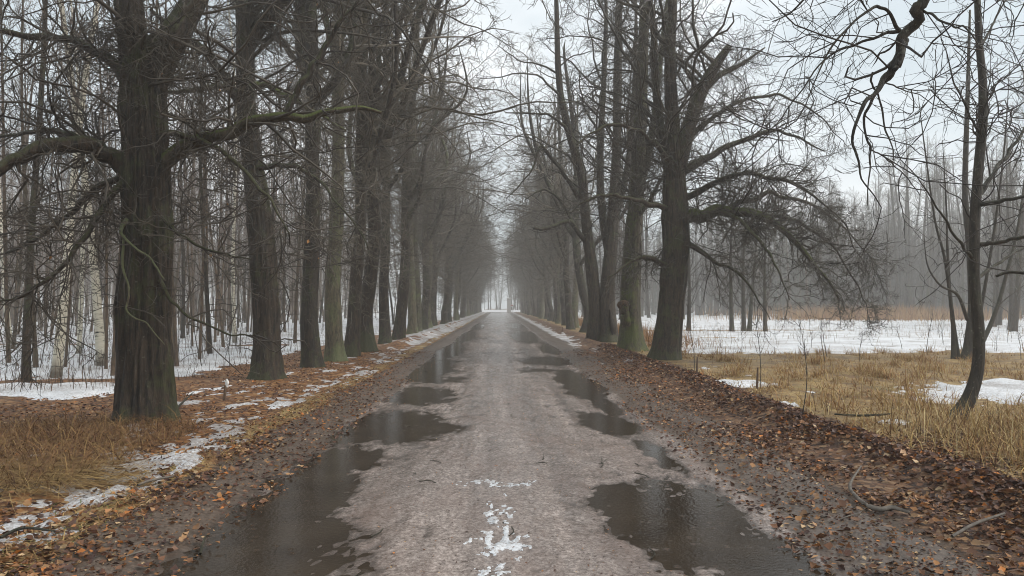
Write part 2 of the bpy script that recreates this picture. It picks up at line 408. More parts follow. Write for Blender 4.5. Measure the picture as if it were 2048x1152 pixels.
def col_material(name, rough=0.7, spec=0.25):
    M = Mat(name, rough, spec); a = M.attr('col'); M.color(a.outputs['Color']); return M.m
M_LEAF = col_material('dead_leaf', 0.5, 0.4); M_GRASS = col_material('dry_grass', 0.75, 0.2)
def leaf_obj_material():
    M = Mat('single_dead_leaf', 0.45, 0.4); oi = M.n('ObjectInfo')
    c = M.ramp(oi.outputs['Random'], [(0, (0.05, 0.022, 0.014)), (0.3, (0.11, 0.045, 0.02)), (0.6, (0.19, 0.085, 0.03)), (0.85, (0.26, 0.15, 0.07)), (1, (0.36, 0.15, 0.035))])
    n = M.noise(M.coords(), 60, 3); M.color(M.mix(1.0, c, M.ramp(n, [(0.3, 0.6), (0.7, 1.2)]), 'MULTIPLY')); return M.m
M_LEAF_OBJ = leaf_obj_material()
def plain(name, c, rough=0.7, scale=20, var=0.35):
    M = Mat(name, rough, 0.3); n = M.noise(M.coords(), scale, 4)
    M.color(M.ramp(n, [(0.3, tuple(x * (1 - var) for x in c)), (0.7, tuple(x * (1 + var) for x in c))])); M.bump(n, 0.4, 0.004); return M.m
M_STAKE = plain('weathered_wood', (0.11, 0.07, 0.045)); M_TAG = plain('white_tag', (0.7, 0.7, 0.68), 0.6, 8, 0.1)
M_STICK = plain('grey_stick', (0.14, 0.12, 0.10)); M_RED = plain('red_paint', (0.45, 0.05, 0.04), 0.4, 6, 0.1)
M_WOUND = plain('torn_wood', (0.075, 0.042, 0.022), 0.8, 14, 0.6); M_HOLLOW = plain('near_black_wood', (0.02, 0.014, 0.01), 0.9, 14, 0.6)
M_PALE_BLOCK = plain('pale_surface', (0.55, 0.54, 0.52), 0.7, 4, 0.1)

# ------------------------------------------------------------------ terrain
def ground_h(x, y):
    """smooth lie of the land"""
    ax = np.abs(x)
    h = 0.05 * (fbm2(x * 0.12, y * 0.12, 3, 3) - 0.5) * sstep(3, 9, ax)
    h = h + 0.05 * sstep(2.0, 3.4, ax) - 0.10 * (1 - sstep(1.9, 2.55 , ax + 0.25 * (fbm2(x * 1.5, y * 1.5, 9, 3) - 0.5)))
    # heaps of raked leaves along the verges
    lump = 0.35 + 1.1 * fbm2(x * 1.3, y * 1.1, 21, 4)
    h = h + 0.14 * lump * np.exp(-((x - 3.9 - 0.35 * (noise2(y * 0.45, y * 0 + 2, 4) - 0.5)) / 0.34) ** 2) * sstep(2, 4, y) * (1 - sstep(60, 90, y))
    h = h + 0.17 * lump * np.exp(-((x + 4.0) / 0.40) ** 2) * sstep(24, 30, y) * (1 - sstep(60, 90, y))
    h = h + 0.10 * np.exp(-(((x + 3.1) / 0.5) ** 2 + ((y - 7.6) / 0.5) ** 2)) * 0.6
    h = h + 0.03 * (fbm2(x * 2.1, y * 2.1, 31, 3) - 0.5) * sstep(2.4, 3.0, ax)
    h = h - 0.04 * np.exp(-((x + 3.5) / 0.25) ** 2)
    return h

PUDDLES = [  # groups of hollows: x, y, rx, ry, depth weight
    [(-1.45, 4.6, 0.78, 1.1, 1.0), (-1.66, 6.2, 0.55, 1.3, 1.0), (-1.68, 7.6, 0.45, 0.9, 0.95), (-1.3, 3.2, 0.95, 0.9, 1.0)],
    [(-1.35, 10.0, 0.72, 1.5, 1.0), (-1.75, 9.8, 0.42, 1.1, 0.95), (-0.75, 9.9, 0.4, 0.5, 0.7), (-1.3, 13.4, 0.68, 1.3, 0.85)],
    [(-1.75, 19.0, 0.68, 3.4, 1.0), (-1.9, 27, 0.62, 6.0, 1.0), (-1.2, 16.4, 0.6, 1.0, 0.75)],
    [(-1.8, 40, 0.62, 7.0, 1.0), (-1.75, 57, 0.6, 9, 0.95), (-1.0, 37, .8, 1.6, .7)],
    [(1.36, 5.5, 0.60, 1.25, 1.0), (1.62, 4.5, 0.38, 0.9, 1.0), (1.1, 6.2, 0.40, 0.5, 0.9), (1.5, 3.6, .5, .8, .9)],
    [(1.5, 9.8, 0.34, 1.1, 1.0), (1.3, 10.6, 0.24, 0.8, 0.75), (1.72, 7.9, .16, 1.1, .75)],
    [(1.6, 15.4, 0.42, 3.2, 1.0), (1.72, 12.0, 0.2, 1.4, 0.85), (0.95, 18.6, 0.6, 0.9, 0.7)],
    [(1.3, 21.8, 0.85, 2.0, 0.9), (1.9, 28, 0.45, 4.5, 0.95), (1.25, 40, 0.8, 9, 1.0), (1.2, 60, 0.75, 10, .9)],
    [(-0.1, 25.5, 1.2, 0.5, 0.55), (0.3, 33, 1.0, 0.7, 0.55), (0.2, 48, 1.1, 1.5, .55)],
]
WATER_Z = -0.006
def puddle_mask(g, x, y):
    wx = x + 0.34 * (fbm2(x * 2.4, y * 1.1, 51, 4) - 0.5) + 0.10 * (fbm2(x * 11, y * 6, 52, 3) - 0.5)
    wy = y + (0.5 + 0.02 * y) * 1.3 * (fbm2(x * 1.8, y * 1.3, 53, 4) - 0.5)
    m = np.zeros_like(x)
    for (cx, cyy, rx, ry, w) in g:
        d = ((wx - cx) / rx) ** 2 + ((wy - cyy) / ry) ** 2
        m = np.maximum(m, w * np.clip(1.25 - d, 0, 1))
    return m
def road_h(x, y, masks):
    ax = np.abs(x)
    h = 0.014 - 0.014 * (ax / 2.2) ** 2 + 0.018 * (fbm2(x * 1.1, y * 0.5, 61, 3) - 0.5)
    h = h + 0.052 * (fbm2(x * 4.0, y * 2.8, 62, 5, 0.76) - 0.5) + 0.015 * (noise2(x * 24, y * 20, 63) - 0.5)
    for m in masks: h = h - 0.031 * m
    # muddy shoulder climbs out of the road, then the sheet dives under the verge
    h = h + 0.055 * sstep(1.85, 2.6, ax + 0.2 * (fbm2(x * 1.2, y * 0.7, 64, 3) - 0.5))
    h = h - 0.16 * sstep(2.75, 3.2, ax + 0.3 * (fbm2(x * 1.5, y * 1.5, 65, 3) - 0.5))
    return h

def geo_rows(y0, y1, d0, g):
    ys = [y0]
    while ys[-1] < y1: ys.append(ys[-1] + max(d0, g * abs(ys[-1])))
    return np.array(ys)
def grid_quads(nx, ny):
    i = np.arange(ny - 1)[:, None] * nx; j = np.arange(nx - 1)[None, :]
    return np.stack([i + j, i + j + 1, i + nx + j + 1, i + nx + j], -1).reshape(-1, 4)
def compact(V, Q, keep):
    Q = Q[keep]; u, inv = np.unique(Q.ravel(), return_inverse=True)
    return V[u], inv.reshape(-1, 4), u

# ground sheet
xs_p = np.concatenate([np.arange(2.0, 5.2, 0.075), geo_rows(5.2, 230, 0.10, 0.035)])
xs = np.concatenate([-xs_p[::-1], [-1.2, 0, 1.2], xs_p])
ys = np.concatenate([np.arange(-60, 0, 6), np.arange(0, 3.4, 0.35), geo_rows(3.4, 420, 0.06, 0.014)])
X, Y = np.meshgrid(xs, ys)
Z = ground_h(X, Y)
ax = np.abs(X)
nz1 = fbm2(X * 0.5, Y * 0.5, 71, 3) - 0.5
leafw = np.where(X < 0, sstep(2.5, 3.0, ax) * (1 - sstep(7.2, 10.0, ax + 3 * nz1)), sstep(2.6, 3.3, ax) * (1 - sstep(4.3, 5.0, ax + 1.0 * nz1)))
leafw = np.maximum(leafw, sstep(12, 16, Y) * sstep(5, 8, -X) * 0.75)
grassw = np.where(X > 0, sstep(4.3, 5.0, ax + 0.8 * nz1), 0.85 * np.exp(-((X + 3.05) / 0.35) ** 2) * 0.75 + 0.42 * np.exp(-((X + 5.6 + nz1) / 1.6) ** 2) * (1 - sstep(7.5, 9.5, Y)) + 0.40 * sstep(6.5, 8, ax) * (1 - sstep(11, 14, Y)))
zone = np.stack([leafw, grassw, sstep(-1, 1, X)], -1).reshape(-1, 3)
gm = make_mesh('ground', np.stack([X, Y, Z], -1).reshape(-1, 3), [grid_quads(len(xs), len(ys))], M_GROUND, True, zone=zone)
ground = link('ground', gm, kind='structure', label='leaf littered verges and dry grass field')

# road sheet
rx = np.linspace(-3.3, 3.3, 250); ry = np.concatenate([np.arange(-40, 2, 2.0), geo_rows(2.0, 205, 0.03, 0.0095)])
RX, RY = np.meshgrid(rx, ry)
masks = [puddle_mask(g, RX, RY) for g in PUDDLES]
RZ = road_h(RX, RY, masks)
mudw = sstep(1.75, 2.25, np.abs(RX) + 0.35 * (fbm2(RX * 1.4, RY * 0.7, 81, 3) - 0.5))
rz_zone = np.stack([1 - sstep(WATER_Z + 0.001, WATER_Z + 0.012, RZ), 0 * RX, mudw], -1).reshape(-1, 3)
RQ = grid_quads(len(rx), len(ry)); RV = np.stack([RX, RY, RZ], -1).reshape(-1, 3)
link('road', make_mesh('road', RV, [RQ], M_ROAD, True, zone=rz_zone), kind='structure', label='wet pinkish gravel road down the avenue')
# puddles: flat water standing in the hollows of the road
best = np.argmax(np.stack(masks), 0).ravel()
low = (RZ.ravel()[RQ].min(1) < WATER_Z) & (np.abs(RX.ravel()[RQ]).max(1) < 2.75) & (RY.ravel()[RQ].min(1) < 120)
mk = np.max(np.stack(masks), 0).ravel()
for g in range(len(PUDDLES)):
    keep = low & (best[RQ[:, 0]] == g) & (mk[RQ].max(1) > 0.02)
    if keep.sum() < 4: continue
    V, Q, _ = compact(RV, RQ, keep); V = V.copy(); V[:, 2] = WATER_Z
    link('puddle', make_mesh('puddle', V, [Q], M_WATER, False), kind='structure')

# snow sheets
def snow_field(x, y):
    n = fbm2(x * 0.22, y * 0.22, 91, 4) - 0.5; n2 = fbm2(x * 1.4, y * 1.1, 92, 4) - 0.5; n3 = fbm2(x * 5.5, y * 3.0, 93, 3) - 0.5
    # left wood: snow beyond the litter under the trees, a brown band across it
    sl = sstep(12.0, 13.2, y + 0.2 * (x + 8)) * sstep(6.0, 7.8, -x) * 0.9 - 0.45
    band = np.exp(-((y - 15.4 - 0.15 * (x + 8)) / 0.65) ** 2) * (x > -16) * 1.0 + 0.5 * np.exp(-((y - 27 + 0.2 * x) / 1.4) ** 2)
    sl = sl - band + 0.8 * n + 1.0 * n2 + 0.9 * n3 + 0.10 * sstep(18, 40, y)
    # right field
    edge = sstep(22.5, 25.5, y + 3.0 * n + 1.5 * n2 - 0.10 * (x - 8)) * sstep(5.4, 6.8, x + 1.2 * n2)
    sr = 0.85 * edge - 0.42 + 0.6 * n + 0.8 * n2 + 0.8 * n3 - 0.55 * np.exp(-((y - 47) / 2.2) ** 2) * (x < 24) - 0.35 * np.exp(-((y - 36) / 1.0) ** 2) * (x < 13)
    p1 = 1.25 - (np.minimum(x - 11.0, 0) / 3.4) ** 2 - ((y - 12.9) / 1.95) ** 2 - (np.maximum(x - 17, 0) / 3) ** 2
    p2 = 1.0 - ((x - 4.75) / 0.62) ** 2 - ((y - 14.6) / 0.55) ** 2
    p3 = 0.8 - ((x - 4.6) / 0.3) ** 2 - ((y - 11.6) / 0.25) ** 2
    p4 = 0.75 - ((x - 5.35) / 0.75) ** 2 - ((y - 9.9) / 0.3) ** 2
    pp = np.maximum(np.maximum(p1, p2), np.maximum(p3, p4)) * 0.55
    sr = np.maximum(sr, pp + 0.9 * n2 + 1.3 * n3 - 0.08)
    s = np.where(x < 0, sl, sr)
    return s - 0.5 * (np.abs(x) < 4.0)
def strip_field(x, y):
    n2 = fbm2(x * 2.2, y * 0.9, 94, 4) - 0.5; n3 = fbm2(x * 8, y * 5, 95, 3) - 0.5
    w = np.where(x < 0, 0.22 + 0.10 * sstep(18, 40, y) + 0.16 * (1 - sstep(7.5, 10, y)), 0.12 + 0.14 * sstep(22, 40, y))
    c = np.where(x < 0, -3.52, 3.0)
    amp = np.where(x < 0, 0.20 + 0.36 * sstep(18, 36, y) + 0.15 * (1 - sstep(8, 10, y)), -0.35 + 0.95 * sstep(20, 36, y))
    s = amp * np.exp(-((x - c) / w) ** 2) - 0.36 + 1.1 * n2 + 1.3 * n3 + 0.10 * sstep(26, 45, y)
    s2 = np.where(x < 0, 0.62 * np.exp(-((x + 4.5) / 0.4) ** 2) * sstep(30, 40, y) - 0.2 + 0.6 * n2 + 0.5 * n3, -1)
    return np.maximum(s, s2)
def snow_sheet(xa, ya, fld, mat, h, name, label):
    A, B = np.meshgrid(xa, ya); s = fld(A, B)
    z = ground_h(A, B) + h * np.clip(s, -0.5, 0.45) + 0.006
    V = np.stack([A, B, z], -1).reshape(-1, 3); Q = grid_quads(len(xa), len(ya))
    keep = s.ravel()[Q].max(1) > -0.08
    V, Q, _ = compact(V, Q, keep)
    link(name, make_mesh(name, V, [Q], mat, True), kind='structure', label=label)
xl = -geo_rows(5.2, 225, 0.07, 0.0145)[::-1]; yl = geo_rows(9.5, 410, 0.07, 0.0108)
snow_sheet(xl, yl, snow_field, M_SNOW, 0.14, 'snow_cover', 'patchy old snow on the floor of the wood')
xr = geo_rows(4.1, 225, 0.06, 0.0145); yr = geo_rows(9.2, 410, 0.06, 0.0108)
snow_sheet(xr, yr, snow_field, M_SNOW, 0.14, 'snow_cover', 'patchy old snow on the open field')
ya = geo_rows(3.6, 200, 0.04, 0.008)
snow_sheet(np.arange(-5.2, -2.9, 0.04), ya, strip_field, M_SLUSH, 0.07, 'slush_track', 'dirty trodden slush along the tree verge')
snow_sheet(np.arange(2.5, 3.6, 0.04), ya[ya > 16], strip_field, M_SLUSH, 0.07, 'slush_track', 'dirty slush along the leaf heap')
# snow lying over the end of the road
ex, ey = np.meshgrid(np.linspace(-7, 7, 40), np.linspace(188, 260, 60))
ez = 0.05 + 0.9 * sstep(186, 215, ey) * 0.25 + 0.05 * fbm2(ex, ey, 5)
link('snow_cover', make_mesh('snow_cover', np.stack([ex, ey, ez], -1).reshape(-1, 3), [grid_quads(40, 60)], M_SNOW), kind='structure', label='clean snow beyond the end of the road')
# remains of white slush in the middle of the road
ex, ey = np.meshgrid(np.arange(-0.75, 0.75, 0.012), np.arange(3.9, 8.2, 0.016))
em = [puddle_mask(g, ex, ey) for g in PUDDLES]
n2 = fbm2(ex * 6, ey * 4, 101, 4) - 0.5; n3 = fbm2(ex * 26, ey * 17, 102, 3, .7) - 0.5
blob = np.maximum.reduce([1.0 - ((ex + 0.02) / 0.17) ** 2 - ((ey - 4.95) / 0.30) ** 2, 0.45 - ((ex - 0.0) / 0.10) ** 2 - ((ey - 5.7) / 0.55) ** 2, 0.5 - ((ex + 0.0) / 0.36) ** 2 - ((ey - 6.65) / 0.14) ** 2, 0.5 - ((ex + 0.06) / 0.14) ** 2 - ((ey - 4.3) / 0.35) ** 2])
ss = blob * 0.42 + 1.6 * n2 + 3.0 * n3 - 0.40
ss = np.where(blob > -0.9, ss, -1)
V = np.stack([ex, ey, road_h(ex, ey, em) + 0.012 * np.clip(ss, -0.5, 0.5) + 0.003], -1).reshape(-1, 3)
Q = grid_quads(ex.shape[1], ex.shape[0]); V, Q, _ = compact(V, Q, ss.ravel()[Q].max(1) > -0.02)
link('slush_patch', make_mesh('slush_patch', V, [Q], M_ICE), kind='structure', label='white slush remains in the middle of the road')

# ------------------------------------------------------------------ trees
def limb_tubes(ctrl, n=14):
    """ctrl rows x y z r -> (1,n,3),(1,n)"""
    S = smooth_path(ctrl, n); return S[None, :, :3], S[None, :, 3]

def add_twigs(tb, P, Rad, rg, dens=1.0, droop=-0.06, sp=(0.30, 0.19, 0.16), len2=(0.7, 1.8), len3=(0.3, 0.75), len4=(0.10, 0.32), t0=0.12, k4=2, k3=4, rmin=(0.0078, 0.0048, 0.0033), shrink=0.45, up=0.0):
    """three further orders of branching on a batch of limbs"""
    S, D, ln, r, _, _ = spawn(P, Rad, sp[0] / dens, rg, t0, 1.0, (35, 75), len2, 0.34, up, shrink)
    r = np.clip(r, rmin[0] * 1.4, 0.022)
    P2, R2 = grow(S, D, ln, r, 7, rg, 0.33, lambda t: droop * (1 - 1.9 * t), 0.4); R2 = np.maximum(R2, rmin[0])
    tb.add(P2, R2, 4)
    S, D, ln, r, _, _ = spawn(P2, R2, sp[1] / dens, rg, 0.1, 1.0, (30, 75), len3, 0.5, up, 0.4)
    r = np.clip(r, rmin[1] * 1.2, 0.012)
    P3, R3 = grow(S, D, ln, r, k3, rg, 0.36, lambda t: droop * 0.8 * (1 - 2.2 * t), 0.5); R3 = np.maximum(R3, rmin[1])
    tb.add(P3, R3, 3)
    S, D, ln, r, _, _ = spawn(P3, R3, sp[2] / dens, rg, 0.1, 1.0, (30, 70), len4, 0.6, up, 0.3)
    P4, R4 = grow(S, D, ln, np.full(len(ln), rmin[2] * 1.25), k4, rg, 0.20, lambda t: 0.05, 0.6)
    tb.add(P4, R4, 3)

def stem_limbs(stems, rg, spacing, hlow, H, low_len, up_len, droop_top, upkeep, bias):
    """limbs off the stems (each rows x y z r); low ones thin and drooping, upper ones rise and arch over"""
    out = []
    for st, lo in stems:
        S = smooth_path(st, 24); P, Rd = S[None, :, :3], S[None, :, 3]
        s, D, ln, r, _, t = spawn(P, Rd, spacing, rg, 0.0, 0.97, (55, 88), (0.55, 1.2), 0.42, 0.0, 0.0)
        up = sstep(droop_top - 1.5, droop_top + 1.5, s[:, 2]); n = len(s)
        ok = (s[:, 2] > lo) & (rg.random(n) < 1 - (1 - upkeep) * up); s, D, r, ln, up = s[ok], D[ok], r[ok], ln[ok], up[ok]; n = len(s)
        u = np.clip((s[:, 2] - droop_top) / max(H - droop_top, .1), 0, 1)
        ln = ln * (low_len * (1 - up) + up_len * up * (1 - 0.6 * u ** 1.5))
        D[:, 2] = D[:, 2] * 0.5 + (1 - up) * rg.uniform(-.15, .55, n) + up * rg.uniform(.25, .95, n); D[:, 0] += bias * (.15 + .35 * up); D = norm(D)
        ln = ln * (1 + .40 * up * np.sign(bias) * D[:, 0])
        r = np.clip(r, 0.011, 0.022 + 0.030 * up) * np.clip(ln / 3.6, 0.45, 1.1)
        wl, wu = 1 - up, up
        P1, R1 = grow(s, D, ln, r, 12, rg, 0.22, lambda t: wl * (-.15 + .26 * t) + wu * (.06 - .15 * t), 0.25)
        out.append((P1, np.maximum(R1, 0.008)))
    return out

def build_avenue_tree(name, stems, seed, label, group=None, bark=None, sides=26, rings=44, furrow=0.07, flare=0.42, spacing=0.42, hlow=2.6, low_len=4.2, up_len=3.0, droop_h=5.0,
                      dens=1.0, big_limbs=(), shoots=130, shoot_top=7.0, vis_top=None, leaves=0, twig=None, up_dens=1.0, rmin=(0.0078, 0.0048, 0.0033), upkeep=0.55, bias=1.0):
    """stems: list of (ctrl rows x y z r, lowest height that bears limbs), local to the base"""
    rg = np.random.default_rng(seed)
    root = link(name, None, label=label, cat='tree', group=group)
    bark = bark or M_BARK; twig = twig or M_TWIG
    parts = []
    for k, (st, lo) in enumerate(stems):
        main = st[0][2] < 0.3
        parts.append(trunk_part(st, sides if main else max(10, sides // 2), rings if main else 22, seed + k, furrow if main else furrow * 0.8, flare if main else 0.0, 0.09))
    V, Q, T = join_parts(parts)
    link('trunk', make_mesh('trunk', V, [Q, T], bark), root)
    H = max(st[-1][2] for st, lo in stems)
    tb = Tubes()
    limbs = stem_limbs(stems, rg, spacing, hlow, H, low_len, up_len, droop_h, upkeep, bias)
    for P1, R1 in limbs:
        if vis_top is None:
            tb.add(P1, R1, 5); add_twigs(tb, P1, R1, rg, dens, len2=(0.6, 1.7))
        else:                        # only the lower crown can be seen closely; the rest is sparser
            lowm = P1[:, 0, 2] < vis_top
            tb.add(P1, R1, 5); add_twigs(tb, P1[lowm], R1[lowm], rg, dens)
            add_twigs(tb, P1[~lowm], R1[~lowm], rg, 0.45 * up_dens)
    for bl in big_limbs:             # hand-placed limbs: (ctrl rows, material, twig density, droop)
        ctrl, mt, dn, dr = bl
        ctrl = kinked(ctrl, 16, rg)
        v, q, t = trunk_part(ctrl, 10, 34, seed + 77, 0.12, 0.0, 0.17)
        link('limb', make_mesh('limb', v, [q, t], mt or bark), root)
        P1, R1 = limb_tubes(ctrl, 20)
        if dn > 0: add_twigs(tb, P1, R1, rg, dn, droop=dr, rmin=rmin, t0=0.12, len2=(0.8, 2.2), sp=(0.20, 0.19, 0.16))
    if shoots:                       # thin shoots straight off the trunk
        for st, lo in stems:
            S = smooth_path(st, 40); sel = S[S[:, 2] < shoot_top]
            if len(sel) < 3: continue
            P, Rd = sel[None, :, :3], sel[None, :, 3]
            L0 = np.linalg.norm(np.diff(sel[:, :3], axis=0), axis=1).sum()
            s, D, ln, r, _, t = spawn(P, Rd, max(L0 / shoots, 0.01), rg, 0.22 if st[0][2] < 0.3 else 0.0, 1.0, (60, 95), (0.3, 1.5), 0.5, 0.0, 0.0)
            s = s + D * (r * 1.5)[:, None]
            P1, R1 = grow(s, D, ln, np.full(len(ln), 0.0065), 6, rg, 0.26, lambda t: -0.16 + 0.24 * t, 0.5)
            tb.add(P1, np.maximum(R1, 0.0035), 3)
            s, D, ln, r, _, _ = spawn(P1, R1, 0.11, rg, 0.2, 1.0, (30, 80), (0.10, 0.45), 0.6, 0.0, 0.3)
            P2, R2 = grow(s, D, ln, np.full(len(ln), 0.0036), 4, rg, 0.25, lambda t: 0.0, 0.6); tb.add(P2, R2, 3)
    link('crown', tb.mesh('crown', twig), root)
    if leaves:
        C = np.concatenate([v for v in tb.V]); pick = C[rg.integers(0, len(C), leaves * 6)]
        pick = pick[(pick[:, 2] < 7.5) & (pick[:, 2] > 1.5)][:leaves]
        link('withered_leaves', leaf_cloud('withered_leaves', pick - np.array([0, 0, 0.03]), rg, (0.035, 0.06), hang=True), root, kind='stuff')
    return root

def leaf_cloud(name, P, rg, size, hang=False, cols=None, flat=0.55):
    """many small folded leaves, one mesh"""
    n = len(P); s = rg.uniform(size[0], size[1], n)[:, None]
    if np.ndim(size[0]): pass
    a = rg.uniform(0, 2 * math.pi, n)
    U = np.stack([np.cos(a), np.sin(a), rg.normal(0, 0.30, n)], -1); U = norm(U)
    Nn = np.stack([rg.normal(0, flat, n), rg.normal(0, flat, n), np.ones(n)], -1); Nn = norm(Nn)
    if hang: U = norm(rg.normal(0, 0.5, (n, 3)) - np.array([0, 0, 1.0])); Nn = norm(rg.normal(0, 1, (n, 3)))
    W = norm(np.cross(Nn, U)); Nn = np.cross(U, W)
    w = rg.uniform(0.28, 0.46, n)[:, None]; cu = rg.uniform(-0.05, 0.30, n)[:, None]; lift = rg.uniform(0.0, 0.22, n)[:, None]
    # base, two sides low, tip, two sides high: a six-cornered leaf folded along its midrib
    v0 = P - U * s * 0.5; v1 = P + U * s * 0.55 + Nn * s * lift
    m = P + 0 * U - Nn * s * 0.02
    l1 = P - U * s * 0.12 + W * s * w + Nn * s * cu; r1 = P - U * s * 0.12 - W * s * w + Nn * s * cu
    V = np.stack([v0, r1, v1, l1, m], 1).reshape(-1, 3)
    b = np.arange(n)[:, None] * 5
    T = np.concatenate([b + np.array([[0, 1, 4]]), b + np.array([[1, 2, 4]]), b + np.array([[2, 3, 4]]), b + np.array([[3, 0, 4]])])
    pal = np.array([(0.04, 0.018, 0.012), (0.07, 0.030, 0.018), (0.11, 0.048, 0.022), (0.16, 0.07, 0.026), (0.24, 0.11, 0.04), (0.27, 0.15, 0.07), (0.34, 0.12, 0.025), (0.32, 0.22, 0.12)])
    wts = np.array([0.18, 0.22, 0.2, 0.14, 0.1, 0.07, 0.04, 0.05]) if cols is None else np.array(cols)
    c = pal[rg.choice(len(pal), n, p=wts / wts.sum())] * rg.uniform(0.9, 1.7, (n, 1))
    if hang: c = np.array([(0.30, 0.15, 0.05)]) * rg.uniform(0.6, 1.3, (n, 1))
    return make_mesh(name, V, [T], M_LEAF, False, col=np.repeat(c, 5, 0))

def local_path(base, pts, Yd):
    """photograph positions with radii (px,py,dY,r) -> rows local to base"""
    out = []
    for (px, py, dY, r) in pts:
        p = at(px, py, Yd + dY); out.append((p[0] - base[0], p[1] - base[1], p[2] - base[2], r))
    return out

def set_root(o, base): o.location = (float(base[0]), float(base[1]), float(base[2]))

AV_L = 'lime trees of the left row'; AV_R = 'lime trees of the right row'
# --- first tree of the left row, ten metres off
b = np.array([*gp(288, 848)[:2], 0.0]); b[2] = float(ground_h(np.array(b[0]), np.array(b[1]))) - 0.04; Yd = b[1]
st_main = [(0, 0, 0, 0.36)] + local_path(b, [(288, 700, 0, .345), (287, 600, 0, .34), (293, 460, 0, .325), (292, 330, 0, .305), (285, 200, 0, .29), (288, 130, 0, .27), (292, 90, 0, .16), (294, 70, 0, .03)], Yd)
st_l = local_path(b, [(282, 200, 0, .20), (268, 90, 0, .19), (257, 0, -.1, .175)], Yd) + [(-0.45, -0.3, 8.5, .16), (-0.6, -0.4, 12, .11), (-0.5, -0.2, 16, .05), (-0.4, -0.2, 18.5, .015)]
st_r = local_path(b, [(298, 165, 0, .22), (342, 78, .0, .20), (395, -15, .2, .17)], Yd) + [(1.5, 0.4, 8.5, .14), (1.9, 0.6, 12, .09), (2.0, 0.5, 16, .03)]
big = [
    (local_path(b, [(262, 345, 0, .15), (225, 312, -.1, .125), (185, 292, -.3, .11), (120, 284, -.5, .10), (50, 305, -.8, .085), (0, 335, -1.0, .07), (-90, 375, -1.3, .05), (-190, 400, -1.5, .02)], Yd), None, 1.7, -0.08),
    (local_path(b, [(185, 292, -.3, .07), (140, 270, -.2, .055), (80, 262, .2, .04), (0, 275, .6, .02)], Yd), None, 1.7, -0.06),
    (local_path(b, [(262, 165, 0, .10), (225, 130, .1, .075), (180, 100, .2, .065), (135, 77, .3, .058), (60, 73, .3, .05), (0, 62, .2, .04), (-100, 70, 0, .02)], Yd), None, 1.7, -0.06),
    (local_path(b, [(315, 345, 0, .14), (350, 308, -.1, .10), (395, 283, -.2, .085), (450, 262, -.3, .078), (500, 242, -.4, .072), (560, 234, -.5, .062), (620, 231, -.5, .055), (690, 218, -.4, .04), (760, 225, -.2, .02)], Yd), M_BARK_MOSS, 0.9, -0.10),
    (local_path(b, [(572, 234, -.5, .045), (590, 195, -.5, .042), (615, 150, -.5, .04), (645, 105, -.4, .036), (675, 50, -.4, .03), (720, 0, -.4, .022), (760, -60, -.4, .012)], Yd), None, 1.0, -0.03),
    (local_path(b, [(255, 355, -.1, .06), (215, 400, -.3, .045), (170, 470, -.6, .035), (110, 545, -.9, .028), (50, 590, -1.1, .02), (-20, 610, -1.2, .01)], Yd), None, 1.7, -0.05),
    (local_path(b, [(255, 350, .1, .06), (200, 375, .3, .045), (140, 425, .5, .036), (70, 480, .7, .028), (-10, 510, .8, .014)], Yd), None, 1.7, -0.05),
    (local_path(b, [(310, 270, 0, .06), (350, 268, -.2, .045), (420, 290, -.5, .036), (480, 330, -.8, .028), (540, 400, -1.0, .018), (580, 470, -1.1, .008)], Yd), None, 1.1, -0.10),
    (local_path(b, [(255, 440, -.3, .035), (242, 462, -.42, .022), (262, 490, -.46, .019), (300, 520, -.46, .016), (330, 560, -.44, .010)], Yd), M_BARK_GREEN, 0.5, -0.06),
    (local_path(b, [(248, 470, -.40, .018), (246, 530, -.45, .016), (258, 585, -.46, .014), (252, 620, -.46, .012), (290, 645, -.46, .010), (330, 690, -.45, .006)], Yd), M_BARK_GREEN, 0.3, -0.05),
    (local_path(b, [(320, 430, -.1, .03), (360, 470, -.3, .02), (420, 500, -.5, .016), (500, 520, -.7, .008)], Yd), None, 0.8, -0.08),
    (local_path(b, [(320, 560, -.2, .03), (350, 610, -.3, .02), (390, 640, -.4, .016), (470, 670, -.6, .012), (540, 660, -.7, .006)], Yd), None, 0.5, -0.05),
]
t = build_avenue_tree('lime_tree', [(st_main, 2.1), (st_l, 6.6), (st_r, 6.6)], 11, 'thick dark lime tree with a long moss topped limb reaching over the leafy verge', AV_L, sides=120, rings=190, furrow=0.20, flare=0.26,
                      spacing=0.15, hlow=2.6, low_len=2.8, up_len=4.6, droop_h=5.2, dens=1.0, big_limbs=big, shoots=210, shoot_top=5.4, vis_top=6.0, leaves=26, up_dens=0.5, upkeep=.4)
set_root(t, b)
